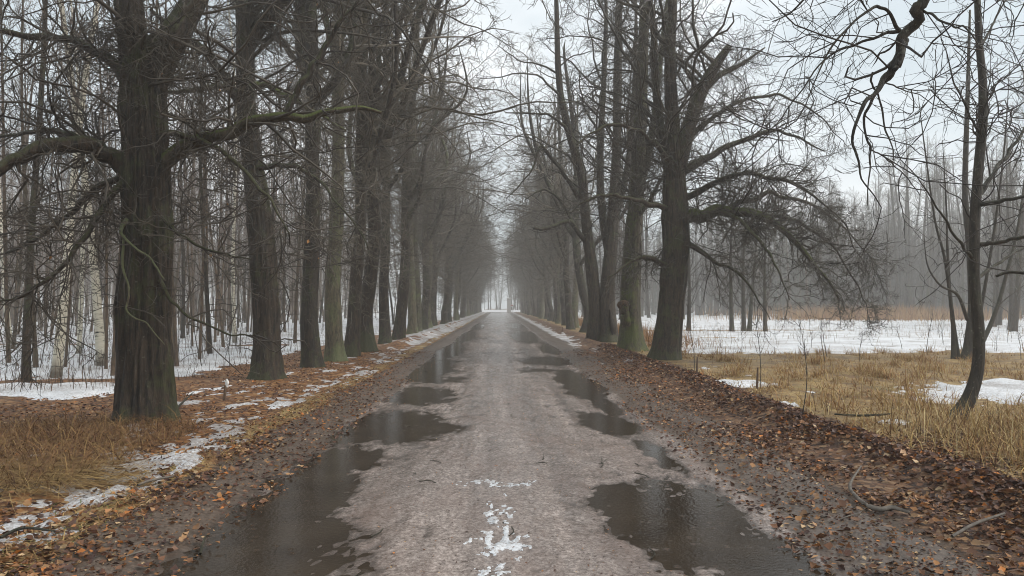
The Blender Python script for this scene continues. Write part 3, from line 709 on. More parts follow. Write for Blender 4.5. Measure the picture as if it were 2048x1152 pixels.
# --- second tree of the left row
b = np.array([*gp(535, 762)[:2], 0.0]); Yd = b[1]
st_main = [(0, 0, 0, 0.29)] + local_path(b, [(533, 660, 0, .268), (530, 580, 0, .275), (520, 450, 0, .255), (506, 330, 0, .22), (493, 210, 0, .20), (491, 110, 0, .185)], Yd) + local_path(b, [(488, 0, 0, .17)], Yd) + [(-0.7, 0, 12, .12), (-.8, 0, 16, .06), (-.8, 0, 19, .015)]
st_r = local_path(b, [(494, 95, 0, .17), (520, 55, 0, .15), (560, -10, 0, .14)], Yd) + [(0.9, 0, 12, .10), (1.2, .2, 15, .06), (1.3, .2, 18, .015)]
big = [
    (local_path(b, [(485, 205, 0, .10), (462, 180, -.1, .09), (430, 125, -.3, .08), (395, 90, -.5, .07), (362, 66, -.6, .06), (300, 20, -.8, .03)], Yd), None, 1.0, -0.05),
    (local_path(b, [(495, 175, 0, .08), (530, 170, -.3, .07), (570, 190, -.7, .06), (620, 220, -1.0, .04), (690, 260, -1.2, .02)], Yd), M_BARK_MOSS, 1.0, -0.08),
    (local_path(b, [(488, 200, 0, .08), (440, 172, -.4, .06), (390, 180, -.8, .05), (330, 185, -1.2, .03)], Yd), None, 0.9, -0.05),
    (local_path(b, [(510, 340, 0, .06), (560, 330, -.6, .05), (620, 350, -1.3, .035), (690, 420, -2.0, .02), (740, 500, -2.4, .008)], Yd), None, 1.2, -0.10),
]
t = build_avenue_tree('lime_tree', [(st_main, 2.2), (st_r, 7)], 12, 'straight brown lime tree bearing a low tuft of shoots, second in the left row', AV_L, sides=56, rings=110, furrow=0.17,
                      spacing=0.20, low_len=2.9, up_len=4.6, droop_h=6.5, dens=0.9, big_limbs=big, shoots=210, shoot_top=9, vis_top=8.6, leaves=16, up_dens=0.5, upkeep=.4)
set_root(t, b)
# --- right row: leaning tree with broken stem and a wide drooping limb
b = np.array([*gp(1330, 722)[:2], 0.0]); Yd = b[1]
st_main = [(0, 0, 0, .43)] + local_path(b, [(1339, 640, 0, .39), (1347, 560, 0, .38), (1352, 480, 0, .39), (1350, 390, 0, .36), (1348, 320, 0, .27), (1344, 220, 0, .20), (1340, 100, 0, .16), (1345, 0, 0, .13)], Yd) + [(0.3, 0, 14, .09), (0.2, 0, 17, .03)]
st_brk = local_path(b, [(1350, 360, 0, .25), (1368, 290, 0, .23), (1392, 210, 0, .21), (1420, 150, 0, .17), (1458, 92, 0, .10)], Yd)
st_l = local_path(b, [(1347, 380, 0, .16), (1325, 280, .3, .13), (1310, 150, .5, .11), (1300, 0, .6, .08)], Yd) + [(-1.2, .6, 14, .02)]
st_r2 = local_path(b, [(1405, 185, 0, .10), (1440, 150, .1, .08), (1480, 130, .2, .06), (1530, 95, .3, .02)], Yd)
big = [
    (local_path(b, [(1358, 440, 0, .20), (1400, 428, -.3, .17), (1450, 420, -.6, .15), (1510, 428, -1.0, .12), (1560, 460, -1.4, .09), (1620, 520, -1.8, .06), (1680, 600, -2.1, .02)], Yd), M_BARK_MOSS, 2.6, -0.16),
    (local_path(b, [(1450, 420, -.6, .08), (1500, 400, -.4, .07), (1560, 390, 0, .055), (1640, 420, .5, .04), (1720, 490, 1.0, .02), (1760, 560, 1.2, .008)], Yd), None, 2.4, -0.16),
    (local_path(b, [(1360, 350, 0, .12), (1420, 310, .2, .09), (1490, 280, .4, .07), (1560, 262, .6, .05), (1650, 300, .8, .02)], Yd), None, 1.3, -0.08),
    (local_path(b, [(1345, 540, 0, .10), (1310, 520, -.5, .07), (1280, 515, -.8, .05), (1240, 540, -1.2, .03), (1210, 560, -1.4, .01)], Yd), None, 1.0, -0.08),
    (local_path(b, [(1365, 480, 0, .09), (1430, 520, -.8, .05), (1490, 560, -1.4, .035), (1540, 640, -1.8, .01)], Yd), None, 1.3, -0.10),
    (local_path(b, [(1345, 420, 0, .09), (1270, 400, -1.0, .06), (1200, 390, -1.6, .04), (1130, 430, -2.0, .012)], Yd), None, 1.0, -0.08),
    (local_path(b, [(1365, 400, 0, .09), (1470, 350, -.8, .06), (1580, 370, -1.4, .045), (1680, 440, -1.8, .02), (1720, 520, -2, .008)], Yd), None, 2.2, -0.16),
    (local_path(b, [(1440, 421, -.6, .06), (1490, 450, -1.4, .05), (1540, 510, -2.2, .035), (1580, 600, -2.8, .012)], Yd), None, 2.2, -0.16),
    (local_path(b, [(1520, 430, -1.0, .06), (1590, 440, -.4, .05), (1660, 490, .2, .035), (1720, 580, .7, .02), (1740, 640, .9, .008)], Yd), None, 2.2, -0.16),
    (local_path(b, [(1355, 300, 0, .08), (1430, 230, .6, .06), (1520, 190, 1.0, .045), (1610, 210, 1.3, .03), (1690, 280, 1.5, .01)], Yd), None, 1.8, -0.10),
    (local_path(b, [(1345, 330, 0, .08), (1290, 270, -.8, .06), (1220, 250, -1.6, .04), (1150, 290, -2.2, .015)], Yd), None, 1.5, -0.10),
]
t = build_avenue_tree('lime_tree', [(st_main, 2.6), (st_brk, 5), (st_l, 5), (st_r2, 5)], 13, 'leaning lime tree with a snapped stem and a wide drooping limb over the dry grass', AV_R, sides=52, rings=100, furrow=0.17, flare=.25,
                      spacing=0.19, low_len=2.8, up_len=4.2, droop_h=6, dens=0.95, big_limbs=big, shoots=110, shoot_top=9.5, vis_top=13, up_dens=0.6, bias=-0.6)
set_root(t, b)
# --- right row: mossy tree with a torn stump on its flank
b = np.array([*gp(1264, 704)[:2], 0.0]); Yd = b[1]
st_main = [(0, 0, 0, .40)] + local_path(b, [(1262, 640, 0, .36), (1261, 590, 0, .36), (1264, 520, 0, .33), (1268, 450, 0, .29), (1275, 350, 0, .25), (1282, 200, 0, .21), (1288, 60, 0, .17), (1290, -60, 0, .12)], Yd) + [(0.6, 0, 17, .04), (.6, 0, 19, .01)]
st_2 = local_path(b, [(1272, 400, 0, .14), (1300, 300, .2, .12), (1318, 150, .3, .10), (1335, 0, .4, .07)], Yd) + [(1.8, .5, 15, .015)]
big = [(local_path(b, [(1264, 680, -.1, .20), (1256, 645, -.22, .19), (1249, 620, -.28, .17), (1245, 603, -.30, .15)], Yd), M_BARK_MOSS, 0, 0),
       (local_path(b, [(1270, 440, 0, .10), (1300, 400, -.5, .07), (1330, 350, -.8, .05), (1370, 330, -1, .02)], Yd), M_BARK_MOSS, 1.0, -.06)]
t = build_avenue_tree('lime_tree', [(st_main, 4.2), (st_2, 5)], 14, 'green mossy lime tree with a torn hollow stump on its road side', AV_R, bark=M_BARK_MOSS, sides=36, rings=80, furrow=0.12, flare=.42,
                      spacing=0.30, low_len=2.4, up_len=3.8, droop_h=5, dens=0.9, big_limbs=big, shoots=150, shoot_top=11, bias=-0.6)
c = at(1245, 608, Yd - .34) - b
vv, qq, tt = trunk_part([(c[0] + .03, c[1], c[2] - .12, .15), (c[0], c[1] - .02, c[2] + .02, .17), (c[0] - .02, c[1] - .03, c[2] + .10, .10)], 14, 8, 3, 0.5, 0, .3)
link('torn_wood', make_mesh('torn_wood', vv, [qq, tt], M_WOUND), t, label='torn orange brown wood in the stump')
set_root(t, b)
# --- right row: twin-stemmed tree with a hollow
b = np.array([*gp(1202, 686)[:2], 0.0]); Yd = b[1]
st_a = [(-0.30, 0.1, 0, .33)] + local_path(b, [(1190, 620, 0, .275), (1184, 540, 0, .25), (1172, 440, 0, .22), (1163, 350, 0, .20), (1140, 270, 0, .17), (1120, 180, 0, .15), (1114, 60, 0, .11), (1112, -60, 0, .07)], Yd) + [(-2, 0, 18, .02)]
st_b = [(0.32, -0.1, 0, .42)] + local_path(b, [(1214, 620, 0, .37), (1216, 560, 0, .32), (1224, 470, 0, .27), (1230, 380, 0, .23), (1234, 260, 0, .19), (1236, 120, 0, .18), (1238, 0, 0, .15)], Yd) + [(0.9, 0, 19, .05), (0.9, 0, 21, .02)]
st_c = local_path(b, [(1220, 520, 0, .2), (1205, 430, .4, .17), (1200, 320, .6, .15), (1208, 150, .8, .11), (1212, 0, .9, .08)], Yd) + [(0.2, 1, 19, .02)]
st_d = local_path(b, [(1228, 450, 0, .16), (1255, 330, .4, .13), (1268, 180, .6, .10), (1272, 20, .9, .07)], Yd) + [(1.6, 1, 19, .02)]
big = [
    (local_path(b, [(1176, 490, 0, .15), (1158, 465, -.2, .12), (1140, 445, -.5, .10), (1110, 450, -1.0, .08), (1088, 458, -1.3, .065), (1068, 458, -1.5, .05)], Yd), None, 0.35, -0.03),
    (local_path(b, [(1160, 400, 0, .12), (1130, 350, -.3, .10), (1105, 318, -.6, .085), (1080, 295, -.9, .07), (1060, 345, -1.2, .04), (1015, 395, -1.6, .015)], Yd), None, 0.5, -0.04),
    (local_path(b, [(1142, 275, 0, .09), (1120, 245, -.3, .07), (1085, 228, -.6, .05), (1010, 225, -1.1, .02)], Yd), None, 0.7, -0.05),
    (local_path(b, [(1150, 455, -.35, .07), (1120, 400, -.6, .05), (1085, 380, -.9, .04), (1050, 400, -1.3, .015)], Yd), None, 0.6, -0.05),
]
t = build_avenue_tree('lime_tree', [(st_a, 5.5), (st_b, 4), (st_c, 5), (st_d, 6)], 15, 'twin stemmed lime tree with a dark hollow at its foot', AV_R, sides=36, rings=80, furrow=0.12, flare=.22,
                      spacing=0.32, low_len=2.8, up_len=4.2, droop_h=6, dens=0.95, big_limbs=big, shoots=110, shoot_top=13, bias=-0.6)
c = at(1224, 650, Yd - .52) - b
vv, qq, tt = trunk_part([(c[0], c[1] + .12, c[2] - .55, .06), (c[0] + .02, c[1] + .10, c[2] - .2, .15), (c[0] - .03, c[1] + .12, c[2] + .25, .12), (c[0] - .06, c[1] + .15, c[2] + .65, .04)], 14, 14, 4, 0.4, 0, .3)  # solid near-black lump marks the hollow, no opening is cut
link('hollow', make_mesh('hollow', vv, [qq, tt], M_HOLLOW), t, label='dark hollow')
set_root(t, b)

# --- kinds of avenue tree that repeat down the rows
def proto_stems(rg, H, r, fork, nst, lean, bend):
    a = rg.uniform(0, 6.28); lx, ly = lean * math.cos(a), lean * math.sin(a)
    main = [(0, 0, 0, r * 1.06)]
    for z in (1.2, 2.6, 4.2, 6.2, 8.5, 11, 14, 17):
        if z > H: break
        f = z / H; main.append((lx * f * 3 + bend * math.sin(z * 0.55 + a) + rg.normal(0, .04), ly * f * 3 + bend * math.cos(z * 0.5 + a) + rg.normal(0, .04), z, r * (1 - 0.78 * f ** 0.9)))
    main.append((main[-1][0] + rg.normal(0, .1), main[-1][1], H, 0.015))
    stems = [(main, 2.8)]; M = smooth_path(main, 60)
    for k in range(nst):
        z0 = fork + rg.uniform(-0.8, 2.5); i = int(np.argmin(abs(M[:, 2] - z0))); p = M[i]; an = rg.normal(0, 1.9); sp = rg.uniform(1.4, 2.9); h2 = H * rg.uniform(0.75, 0.98)
        rr = p[3] * rg.uniform(0.55, 0.8); w1, w2, w3, w4 = rg.normal(0, .28, 4)
        stems.append(([(p[0], p[1], z0, rr), (p[0] + .35 * sp * math.cos(an), p[1] + .35 * sp * math.sin(an), z0 + 1.3, rr * .9), (p[0] + .75 * sp * math.cos(an) + w1, p[1] + .75 * sp * math.sin(an) + w2, z0 + 3.6, rr * .7),
                       (p[0] + sp * math.cos(an) + w3, p[1] + sp * math.sin(an) + w4, (z0 + h2) / 2 + 1.5, rr * .5), (p[0] + 1.15 * sp * math.cos(an), p[1] + 1.15 * sp * math.sin(an), h2, 0.012)], z0 + 0.5))
    return stems
PROTO = []
for k, (H, r, fork, nst, lean, bend, bark, lowl) in enumerate([(19.5, .24, 6.0, 3, .15, .07, M_BARK, 4.2), (18.5, .27, 5.0, 4, .3, .12, M_BARK, 4.4), (20.5, .25, 7.0, 3, .1, .06, M_BARK_GREEN, 4.0), (18, .26, 4.0, 4, .6, .18, M_BARK, 4.4)]):
    rg = np.random.default_rng(200 + k)
    t = build_avenue_tree('lime_tree', proto_stems(rg, H, r, fork, nst, lean, bend), 40 + k, 'x', None, bark=bark, sides=30, rings=60, furrow=.10,
                          spacing=0.32, low_len=lowl * .72, up_len=4.7, droop_h=6.5, dens=0.85, shoots=90, shoot_top=8.5, upkeep=.5, bias=.42, twig=M_TWIG_LIFTED)
    PROTO.append([t, False])
KIND = ['upright brown', 'many forked dark', 'algae green', 'bent low forking']
def place_av(k, px, py, rotz, scale, label, group, base=None):
    p = gp(px, py) if base is None else base
    loc = (float(p[0]), float(p[1]), -0.03); label = label.replace('KIND', KIND[k])
    s = scale if not np.isscalar(scale) else (scale, scale, scale)
    pr = PROTO[k]
    if not pr[1]:
        pr[1] = True; o = pr[0]; o.location = loc; o.rotation_euler = (0, 0, rotz); o.scale = s; o['label'] = label; o['group'] = group
    else: o = copy_tree(pr[0], loc, rotz, s, label, group)
    return o
place_av(0, 627, 738, 0.3, (.95, .95, 1), 'lime tree with a cleft flared base, third in the left row', AV_L)
place_av(2, 672, 725, -0.4, (1.0, 1.0, 1), 'lime tree with pale green algae down its trunk, fourth in the left row', AV_L)
place_av(1, 703, 716, 0.5, (.8, .8, 1), 'dark lime tree close behind the algae green one', AV_L)
place_av(3, 735, 706, -0.2, (1.08, 1.08, 1), 'bent dark lime tree, sixth in the left row', AV_L)
place_av(0, 771, 690, -0.6, (1.0, -1.0, .96), 'straight lime tree, seventh in the left row', AV_L)
place_av(1, 797, 681, 0.2, (1.0, -1.0, .95), 'lime tree, eighth in the left row beside the leaf heap', AV_L)
rgp = np.random.default_rng(5)
far_l = 'KIND lime tree further down the left row in the mist'; far_r = 'KIND lime tree further down the right row in the mist'
yy = 41.0
while yy < 185:
    place_av(int(rgp.integers(0, 4)), 0, 0, rgp.uniform(-.8, .8), (lambda q: (q, q * rgp.choice([-1, 1]), rgp.uniform(.78, .98)))(rgp.uniform(.9, 1.15)), far_l, AV_L, base=(-5.1 + rgp.normal(0, .22), yy, 0)); yy += rgp.uniform(3.2, 5.6)
place_av(3, 0, 0, 3.4, (1.2, 1.2, 1), 'lime tree past the twin stemmed one, fourth in the right row', AV_R, base=(5.05, 43.5, 0))
yy = 49.0
while yy < 178:
    place_av(int(rgp.integers(0, 4)), 0, 0, math.pi + rgp.uniform(-.8, .8), (lambda q: (q, q * rgp.choice([-1, 1]), rgp.uniform(.75, .95)))(rgp.uniform(.9, 1.2)), far_r, AV_R, base=(5.2 + rgp.normal(0, .25), yy, 0)); yy += rgp.uniform(3.6, 6.2)

# --- tree beside the camera whose branch hangs into the picture
b = np.array([5.75, 4.6, 0.0])
Yo = 6.6
st_main = [(0, 0, 0, .36), (0.05, 0, 2, .31), (0.1, 0.05, 4.5, .29), (0.1, .1, 7, .26), (0.2, .1, 10, .20), (0.2, .1, 14, .12), (.2, .1, 18, .02)]
def lp(pts): return [(at(px, py, Yo + dY)[0] - b[0], at(px, py, Yo + dY)[1] - b[1], at(px, py, Yo + dY)[2] - b[2], r * .64) for px, py, dY, r in pts]
hang = lp([(1850, -30, -.2, .085), (1828, 40, -.1, .078), (1808, 85, 0, .07), (1796, 130, 0, .062)])
big = [
    ([(0.1, 0.0, 6.2, .15), (-0.7, 0.7, 6.4, .13), (-1.5, 1.5, 5.7, .11)] + hang, M_BARK_YOUNG, 0.25, -0.10),
    (lp([(1806, 90, 0, .05), (1788, 130, 0, .048), (1770, 115 + 40, 0, .045), (1752, 185, -.05, .036), (1730, 205, -.1, .030), (1712, 245, -.1, .024), (1706, 290, -.1, .02), (1718, 330, -.1, .014), (1735, 380, -.1, .008)]), M_BARK_YOUNG, 0.55, -0.12),
    (lp([(1797, 120, 0, .040), (1782, 150, 0, .034), (1762, 165 + 10, .05, .028), (1742, 205, .05, .023), (1731, 240, .05, .019), (1732, 275, .05, .016), (1742, 300, .05, .014), (1738, 340, .05, .011), (1736, 410, .05, .006)]), M_BARK_YOUNG, 0.5, -0.12),
    (lp([(1742, 300, .05, .012), (1765, 312, .1, .011), (1800, 340, .15, .009), (1840, 390, .2, .006)]), M_BARK_YOUNG, 0.5, -0.12),
    (lp([(1800, 62, -.05, .030), (1784, 42, -.1, .026), (1768, 16, -.2, .022), (1750, 14, -.2, .02), (1700, 50, -.3, .017), (1660, 95, -.3, .014), (1640, 140, -.3, .010), (1610, 210, -.3, .006)]), M_BARK_YOUNG, 0.7, -0.16),
    (lp([(1800, 62, 0, .028), (1770, 68, .1, .024), (1720, 88, .2, .020), (1680, 100, .3, .018), (1640, 130, .3, .014), (1590, 200, .3, .010), (1540, 260, .3, .006), (1500, 300, .3, .004)]), M_BARK_YOUNG, 0.7, -0.16),
    (lp([(1838, 18, -.1, .022), (1862, 28, -.2, .018), (1885, 42, -.3, .017), (1912, 53, -.4, .015), (1935, 58, -.5, .011), (1965, 100, -.6, .005)]), M_BARK_YOUNG, 0.5, -0.12),
    (lp([(1746, 135 + 10, 0, .018), (1742, 165, 0, .016), (1755, 185, 0, .015), (1766, 220, 0, .014), (1772, 260, 0, .013), (1785, 290, 0, .010), (1788, 320, 0, .006)]), M_BARK_YOUNG, 0.5, -0.14),
    (lp([(1770, 165, 0, .012), (1800, 175, .1, .010), (1830, 180, .2, .009), (1890, 178, .3, .006), (1940, 170, .3, .003)]), M_BARK_YOUNG, 0.8, -0.14),
    (lp([(1812, 80, 0, .055), (1806, 95, -.02, .052), (1798, 120, -.04, .050), (1790, 140, -.05, .042)]), M_BARK_YOUNG, 0, 0),
    ([(0.1, 0.0, 5.4, .10), (-0.3, 0.9, 5.6, .07)] + lp([(1990, -40, .4, .035), (1900, -20, .8, .03), (1780, -30, 1.0, .025), (1650, -10, 1.2, .018), (1540, 40, 1.3, .008)]), M_BARK_YOUNG, 0.7, -0.14),
    ([(0.1, 0.0, 3.2, .06), (-.3, 1.0, 3.1, .045)] + lp([(2150, 548, .2, .030), (2060, 550, .3, .026), (1995, 547, .35, .022)]), M_BARK_YOUNG, 0.15, -0.05),
]
t = build_avenue_tree('lime_tree', [(st_main, 7.2)], 16, 'dark branch hanging against the sky from a tree beside the road', AV_R, bark=M_BARK_YOUNG, sides=30, rings=50, spacing=0.45, hlow=7, low_len=3.0, up_len=2.4, droop_h=2,
                      dens=0.42, big_limbs=[(c, m, d * 1.6, r) for c, m, d, r in big], shoots=0, twig=M_TWIG_DARK, rmin=(.0045, .003, .0022), bias=-1.0)
set_root(t, b)

# --- thin curved tree on the right
b = np.array([*gp(1912, 845)[:2], 0.02]); Yd = b[1]
st_main = [(-0.02, 0, 0, .095)] + local_path(b, [(1938, 795, 0, .085), (1955, 735, 0, .078), (1957, 660, 0, .076), (1949, 560, 0, .073), (1950, 440, 0, .069), (1957, 340, 0, .064), (1965, 250, 0, .062), (1966, 170, 0, .054), (1959, 90, 0, .046), (1955, 0, 0, .04)], Yd) + [(.35, 0, 7.2, .02), (.4, 0, 8.5, .006)]
big = [
    (local_path(b, [(1955, 410, 0, .035), (1990, 405, -.2, .028), (2040, 395, -.4, .022), (2110, 380, -.6, .01)], Yd), None, 0.6, -0.02),
    (local_path(b, [(1955, 490, 0, .030), (2000, 484, -.2, .025), (2060, 470, -.5, .02), (2130, 440, -.8, .008)], Yd), None, 0.6, -0.02),
    (local_path(b, [(1958, 390, 0, .04), (1985, 350, .2, .03), (2020, 300, .4, .024), (2070, 220, .6, .012)], Yd), None, 0.6, 0.02),
    (local_path(b, [(1950, 560, 0, .03), (1985, 535, .3, .022), (2030, 505, .6, .018), (2090, 470, 1.0, .008)], Yd), None, 0.6, 0.0),
    (local_path(b, [(1948, 520, 0, .025), (1925, 490, -.2, .02), (1890, 440, -.4, .016), (1865, 400, -.5, .012), (1830, 350, -.6, .006)], Yd), None, 0.5, 0.02),
    (local_path(b, [(1962, 270, 0, .02), (1935, 220, -.2, .014), (1905, 150, -.3, .01), (1880, 60, -.4, .005)], Yd), None, 0.7, 0.03),
    (local_path(b, [(1960, 100, 0, .02), (1990, 40, .2, .014), (2030, -40, .3, .008)], Yd), None, 0.7, 0.03),
]
t = build_avenue_tree('young_tree', [(st_main, 2.4)], 17, 'slim dark tree with a curved foot standing in the dry grass', None, bark=M_BARK_YOUNG, sides=24, rings=80, furrow=.05, flare=.35, spacing=0.30, hlow=2.0, low_len=1.7, up_len=1.2, droop_h=0.5,
                      dens=0.6, big_limbs=big, shoots=0, twig=M_TWIG_DARK, rmin=(.006, .004, .003), bias=0.0)
set_root(t, b)

# --- many-stemmed bush-like tree behind it
b = np.array([*gp(1930, 722)[:2], 0.02]); Yd = b[1]
st = [[(0.05, 0, 0, .20)] + local_path(b, [(1938, 690, 0, .15), (1945, 600, 0, .12), (1938, 480, 0, .10), (1930, 380, 0, .08), (1935, 200, 0, .06), (1940, 20, 0, .03)], Yd)]
for pts in ([(1908, 720, 0, .07), (1905, 640, 0, .05), (1890, 520, -.1, .04), (1870, 440, -.2, .03), (1850, 300, -.3, .02), (1835, 180, -.3, .006)],
            [(1918, 722, 0, .05), (1902, 600, .2, .04), (1895, 500, .3, .035), (1892, 400, .3, .025), (1885, 280, .3, .008)],
            [(1945, 722, 0, .08), (1985, 640, .2, .06), (2010, 560, .4, .05), (2040, 430, .6, .035), (2060, 250, .8, .01)],
            [(1940, 722, 0, .06), (1965, 600, -.3, .045), (1990, 450, -.5, .035), (2010, 280, -.6, .02), (2020, 120, -.7, .006)],
            [(1935, 640, 0, .05), (1915, 590, -.3, .04), (1880, 570, -.6, .03), (1855, 530, -.8, .02), (1848, 470, -.8, .008)]):
    st.append(local_path(b, pts, Yd))
t = build_avenue_tree('young_tree', [(s, 1.5) for s in st], 18, 'clump of thin dark stems fanning up at the edge of the snow field', None, bark=M_BARK_YOUNG, sides=16, rings=30, furrow=.05, flare=.2, spacing=0.55, hlow=1.5, low_len=2.0, up_len=1.8, droop_h=1,
                      dens=0.5, shoots=0, twig=M_TWIG, bias=0.0)
set_root(t, b)

# --- wood: slender trees, birches, spruces
def slim_tree(name, seed, H, r, bark, twig, c0, label, group, limb_len, spacing=0.32, rise=0.75):
    rg = np.random.default_rng(seed); root = link(name, None, label=label, cat='tree', group=group)
    ph = rg.uniform(0, 6.28); bw = rg.uniform(.05, .22)
    st = [(0, 0, 0, r)] + [(bw * math.sin(ph + z * .35) - bw * math.sin(ph), bw * math.cos(ph + z * .3) - bw * math.cos(ph), z, r * (1 - .93 * (z / H)) + .004) for z in np.linspace(1, H, 8)]
    v, q, tt = trunk_part(st, 9, 18, seed, 0.04, .25, .05); link('trunk', make_mesh('trunk', v, [q, tt], bark), root)
    S = smooth_path(st, 24); tb = Tubes()
    s, D, ln, rr, _, t = spawn(S[None, :, :3], S[None, :, 3], spacing, rg, c0, .98, (30, 60), (.6, 1.2), .35, 0, 0)
    ln = ln * limb_len * (1.15 - .8 * (t - c0) / (1 - c0)); D[:, 2] = np.abs(D[:, 2]) * .5 + rise * .6; D = norm(D)
    P1, R1 = grow(s, D, ln, np.clip(rr, .008, .03), 7, rg, .14, lambda t: .05, .3); R1 = np.maximum(R1, .006); tb.add(P1, R1, 3)
    s, D, ln, rr, _, _ = spawn(P1, R1, .20, rg, .15, 1, (25, 60), (.3, 1.0), .6, .2, .4)
    P2, R2 = grow(s, D, ln, np.full(len(ln), .008), 5, rg, .22, lambda t: .04, .6); tb.add(P2, R2, 3)
    s, D, ln, rr, _, _ = spawn(P2, R2, .17, rg, .15, 1, (25, 60), (.12, .45), .6, .2, .3)
    P3, R3 = grow(s, D, ln, np.full(len(ln), .0055), 2, rg, .18, lambda t: .03, .7); tb.add(P3, R3, 3)
    link('crown', tb.mesh('crown', twig), root); return root
def spruce(seed, H):
    rg = np.random.default_rng(seed); root = link('spruce_tree', None, label='x', cat='tree')
    st = [(0, 0, 0, .2), (0, 0, H * .3, .16), (0.05, 0, H * .7, .08), (0, 0, H, .01)]
    v, q, tt = trunk_part(st, 9, 14, seed, .04, .2, .05); link('trunk', make_mesh('trunk', v, [q, tt], M_BARK_SLIM), root)
    S = smooth_path(st, 30); tb = Tubes()
    s, D, ln, rr, _, t = spawn(S[None, :, :3], S[None, :, 3], .10, rg, .10, .99, (80, 100), (.7, 1.15), .3, 0, 0)
    ln = ln * (.25 + 2.3 * (1 - t) ** .8)
    P1, R1 = grow(s, D, ln, np.full(len(ln), .02), 6, rg, .07, lambda t: -.10 + .14 * t, .4); tb.add(P1, R1, 3)
    s, D, ln, rr, _, _ = spawn(P1, R1, .10, rg, .12, 1, (40, 75), (.25, .75), .6, -.3, .5)
    P2, R2 = grow(s, D, ln, np.full(len(ln), .022), 3, rg, .12, lambda t: -.12, .6); tb.add(P2, R2, 3)
    link('crown', tb.mesh('crown', M_SPRUCE), root); return root

GW = 'slender trees of the wood'; GB = 'birches of the wood'; GF = 'trees round the snow field'; GS = 'spruces beyond the snow field'
SL = [slim_tree('slender_tree', 300 + k, H, r, M_BARK_SLIM if k != 2 else M_BARK, M_TWIG_PALE, c0, 'x', GW, ll) for k, (H, r, c0, ll) in enumerate([(15, .06, .35, 2.0), (13, .045, .28, 1.7), (16, .08, .40, 2.4), (11, .035, .2, 1.3)])]
BI = [slim_tree('birch_tree', 320 + k, H, r, M_BIRCH, M_TWIG_PALE, .4, 'x', GB, 2.0) for k, (H, r) in enumerate([(15, .10), (16, .075)])]
SPR = [spruce(340, 17), spruce(341, 14)]
BR = [slim_tree('field_tree', 350 + k, H, r, M_BARK, M_TWIG, .16, 'x', GF, ll, .26, .6) for k, (H, r, ll) in enumerate([(9, .15, 3.0), (16, .2, 3.6), (19, .22, 3.6)])]
used = set()
def put(protos, k, x, y, rg, label, group, smin=.85, smax=1.15):
    o = protos[k]; s = float(rg.uniform(smin, smax)); loc = (float(x), float(y), float(ground_h(np.array(float(x)), np.array(float(y)))) - 0.02)
    rz = float(rg.uniform(0, 6.28)); tx = rg.normal(0, .055, 2)
    if o.name in used: o = copy_tree(o, loc, rz, (s, s, s), label, group)
    else:
        used.add(o.name); o.location = loc; o.scale = (s, s, s); o['label'] = label; o['group'] = group
    o.rotation_euler = (float(tx[0]), float(tx[1]), rz); return o
rg = np.random.default_rng(77)
LB = 'white barked birch in the wood beyond the left row'; LS = 'slender bare tree in the snowy wood beyond the left row'
put(BI, 0, *gp(112, 762)[:2], rg, 'white birch standing in the brown litter, nearest the thick lime tree', GB, 1, 1)
for px, py in ((158, 715), (203, 740), (470, 690), (20, 690)): put(BI, int(rg.integers(0, 2)), *gp(px, py)[:2], rg, LB, GB)
LSK = ['slender brown tree with high crown in the snowy wood', 'thin bare tree with a loose crown in the snowy wood', 'stouter dark tree among the thin stems of the wood', 'very thin young tree branching low in the snowy wood']
for px, py, k in ((52, 770, 2), (72, 745, 0), (130, 745, 3), (345, 735, 0), (354, 742, 1), (420, 715, 2), (447, 700, 0), (18, 735, 1), (212, 745, 3), (225, 760, 1), (590, 690, 0), (385, 700, 3), (430, 690, 1)):
    put(SL, k, *gp(px, py)[:2], rg, LSK[k], GW)
n = 0
while n < 250:
    y = rg.uniform(20, 120) if n < 120 else rg.uniform(60, 170); x = -rg.uniform(8.2, 8 + 0.75 * y)
    k = rg.random()
    if k < .045: put(BI, int(rg.integers(0, 2)), x, y, rg, LB, GB)
    else:
        kk = int(rg.integers(0, 4)); put(SL, kk, x, y, rg, LSK[kk], GW)
    n += 1
# trees standing in and round the field on the right
for px, py, k in ((1377, 664, 0), (1464, 667, 0), (1488, 665, 0), (1499, 664, 0), (1531, 666, 0)):
    put(BR, k, *gp(px, py)[:2], rg, 'small dark tree on the snow behind the drooping limb', GF, .8, 1.0)
for _ in range(150):
    y = rg.uniform(75, 190); x = rg.uniform(10, 12 + .8 * y)
    if x < 40 and y < 95 and x > 0.35 * y: pass
    if y < 105 and x > 0.25 * y and x < 0.62 * y: continue
    kk = 1 + int(rg.integers(0, 2)); put(BR, kk, x, y, rg, ('', 'bare tree with a broad crown at the misty edge of the field', 'very tall narrow bare tree at the misty edge of the field')[kk], GF)
for _ in range(26):
    y = rg.uniform(40, 75); x = rg.uniform(.66 * y, .95 * y)
    put(BR, 1 + int(rg.integers(0, 2)), x, y, rg, 'bare tree in the thicket right of the orange reeds', GF, .6, .95)
for _ in range(60):
    y = rg.uniform(98, 150); x = rg.uniform(.30, .78) * y
    put(SPR, int(rg.integers(0, 2)), x, y, rg, 'misty green spruce beyond the snow field', GS, .8, 1.15)
for _ in range(24):   # pale wood that closes the view at the end of the road
    y = rg.uniform(225, 290); x = rg.uniform(-26, 26)
    put(SL, int(rg.integers(0, 4)), x, y, rg, 'pale tree behind the snow at the far end of the road', 'trees closing the avenue')

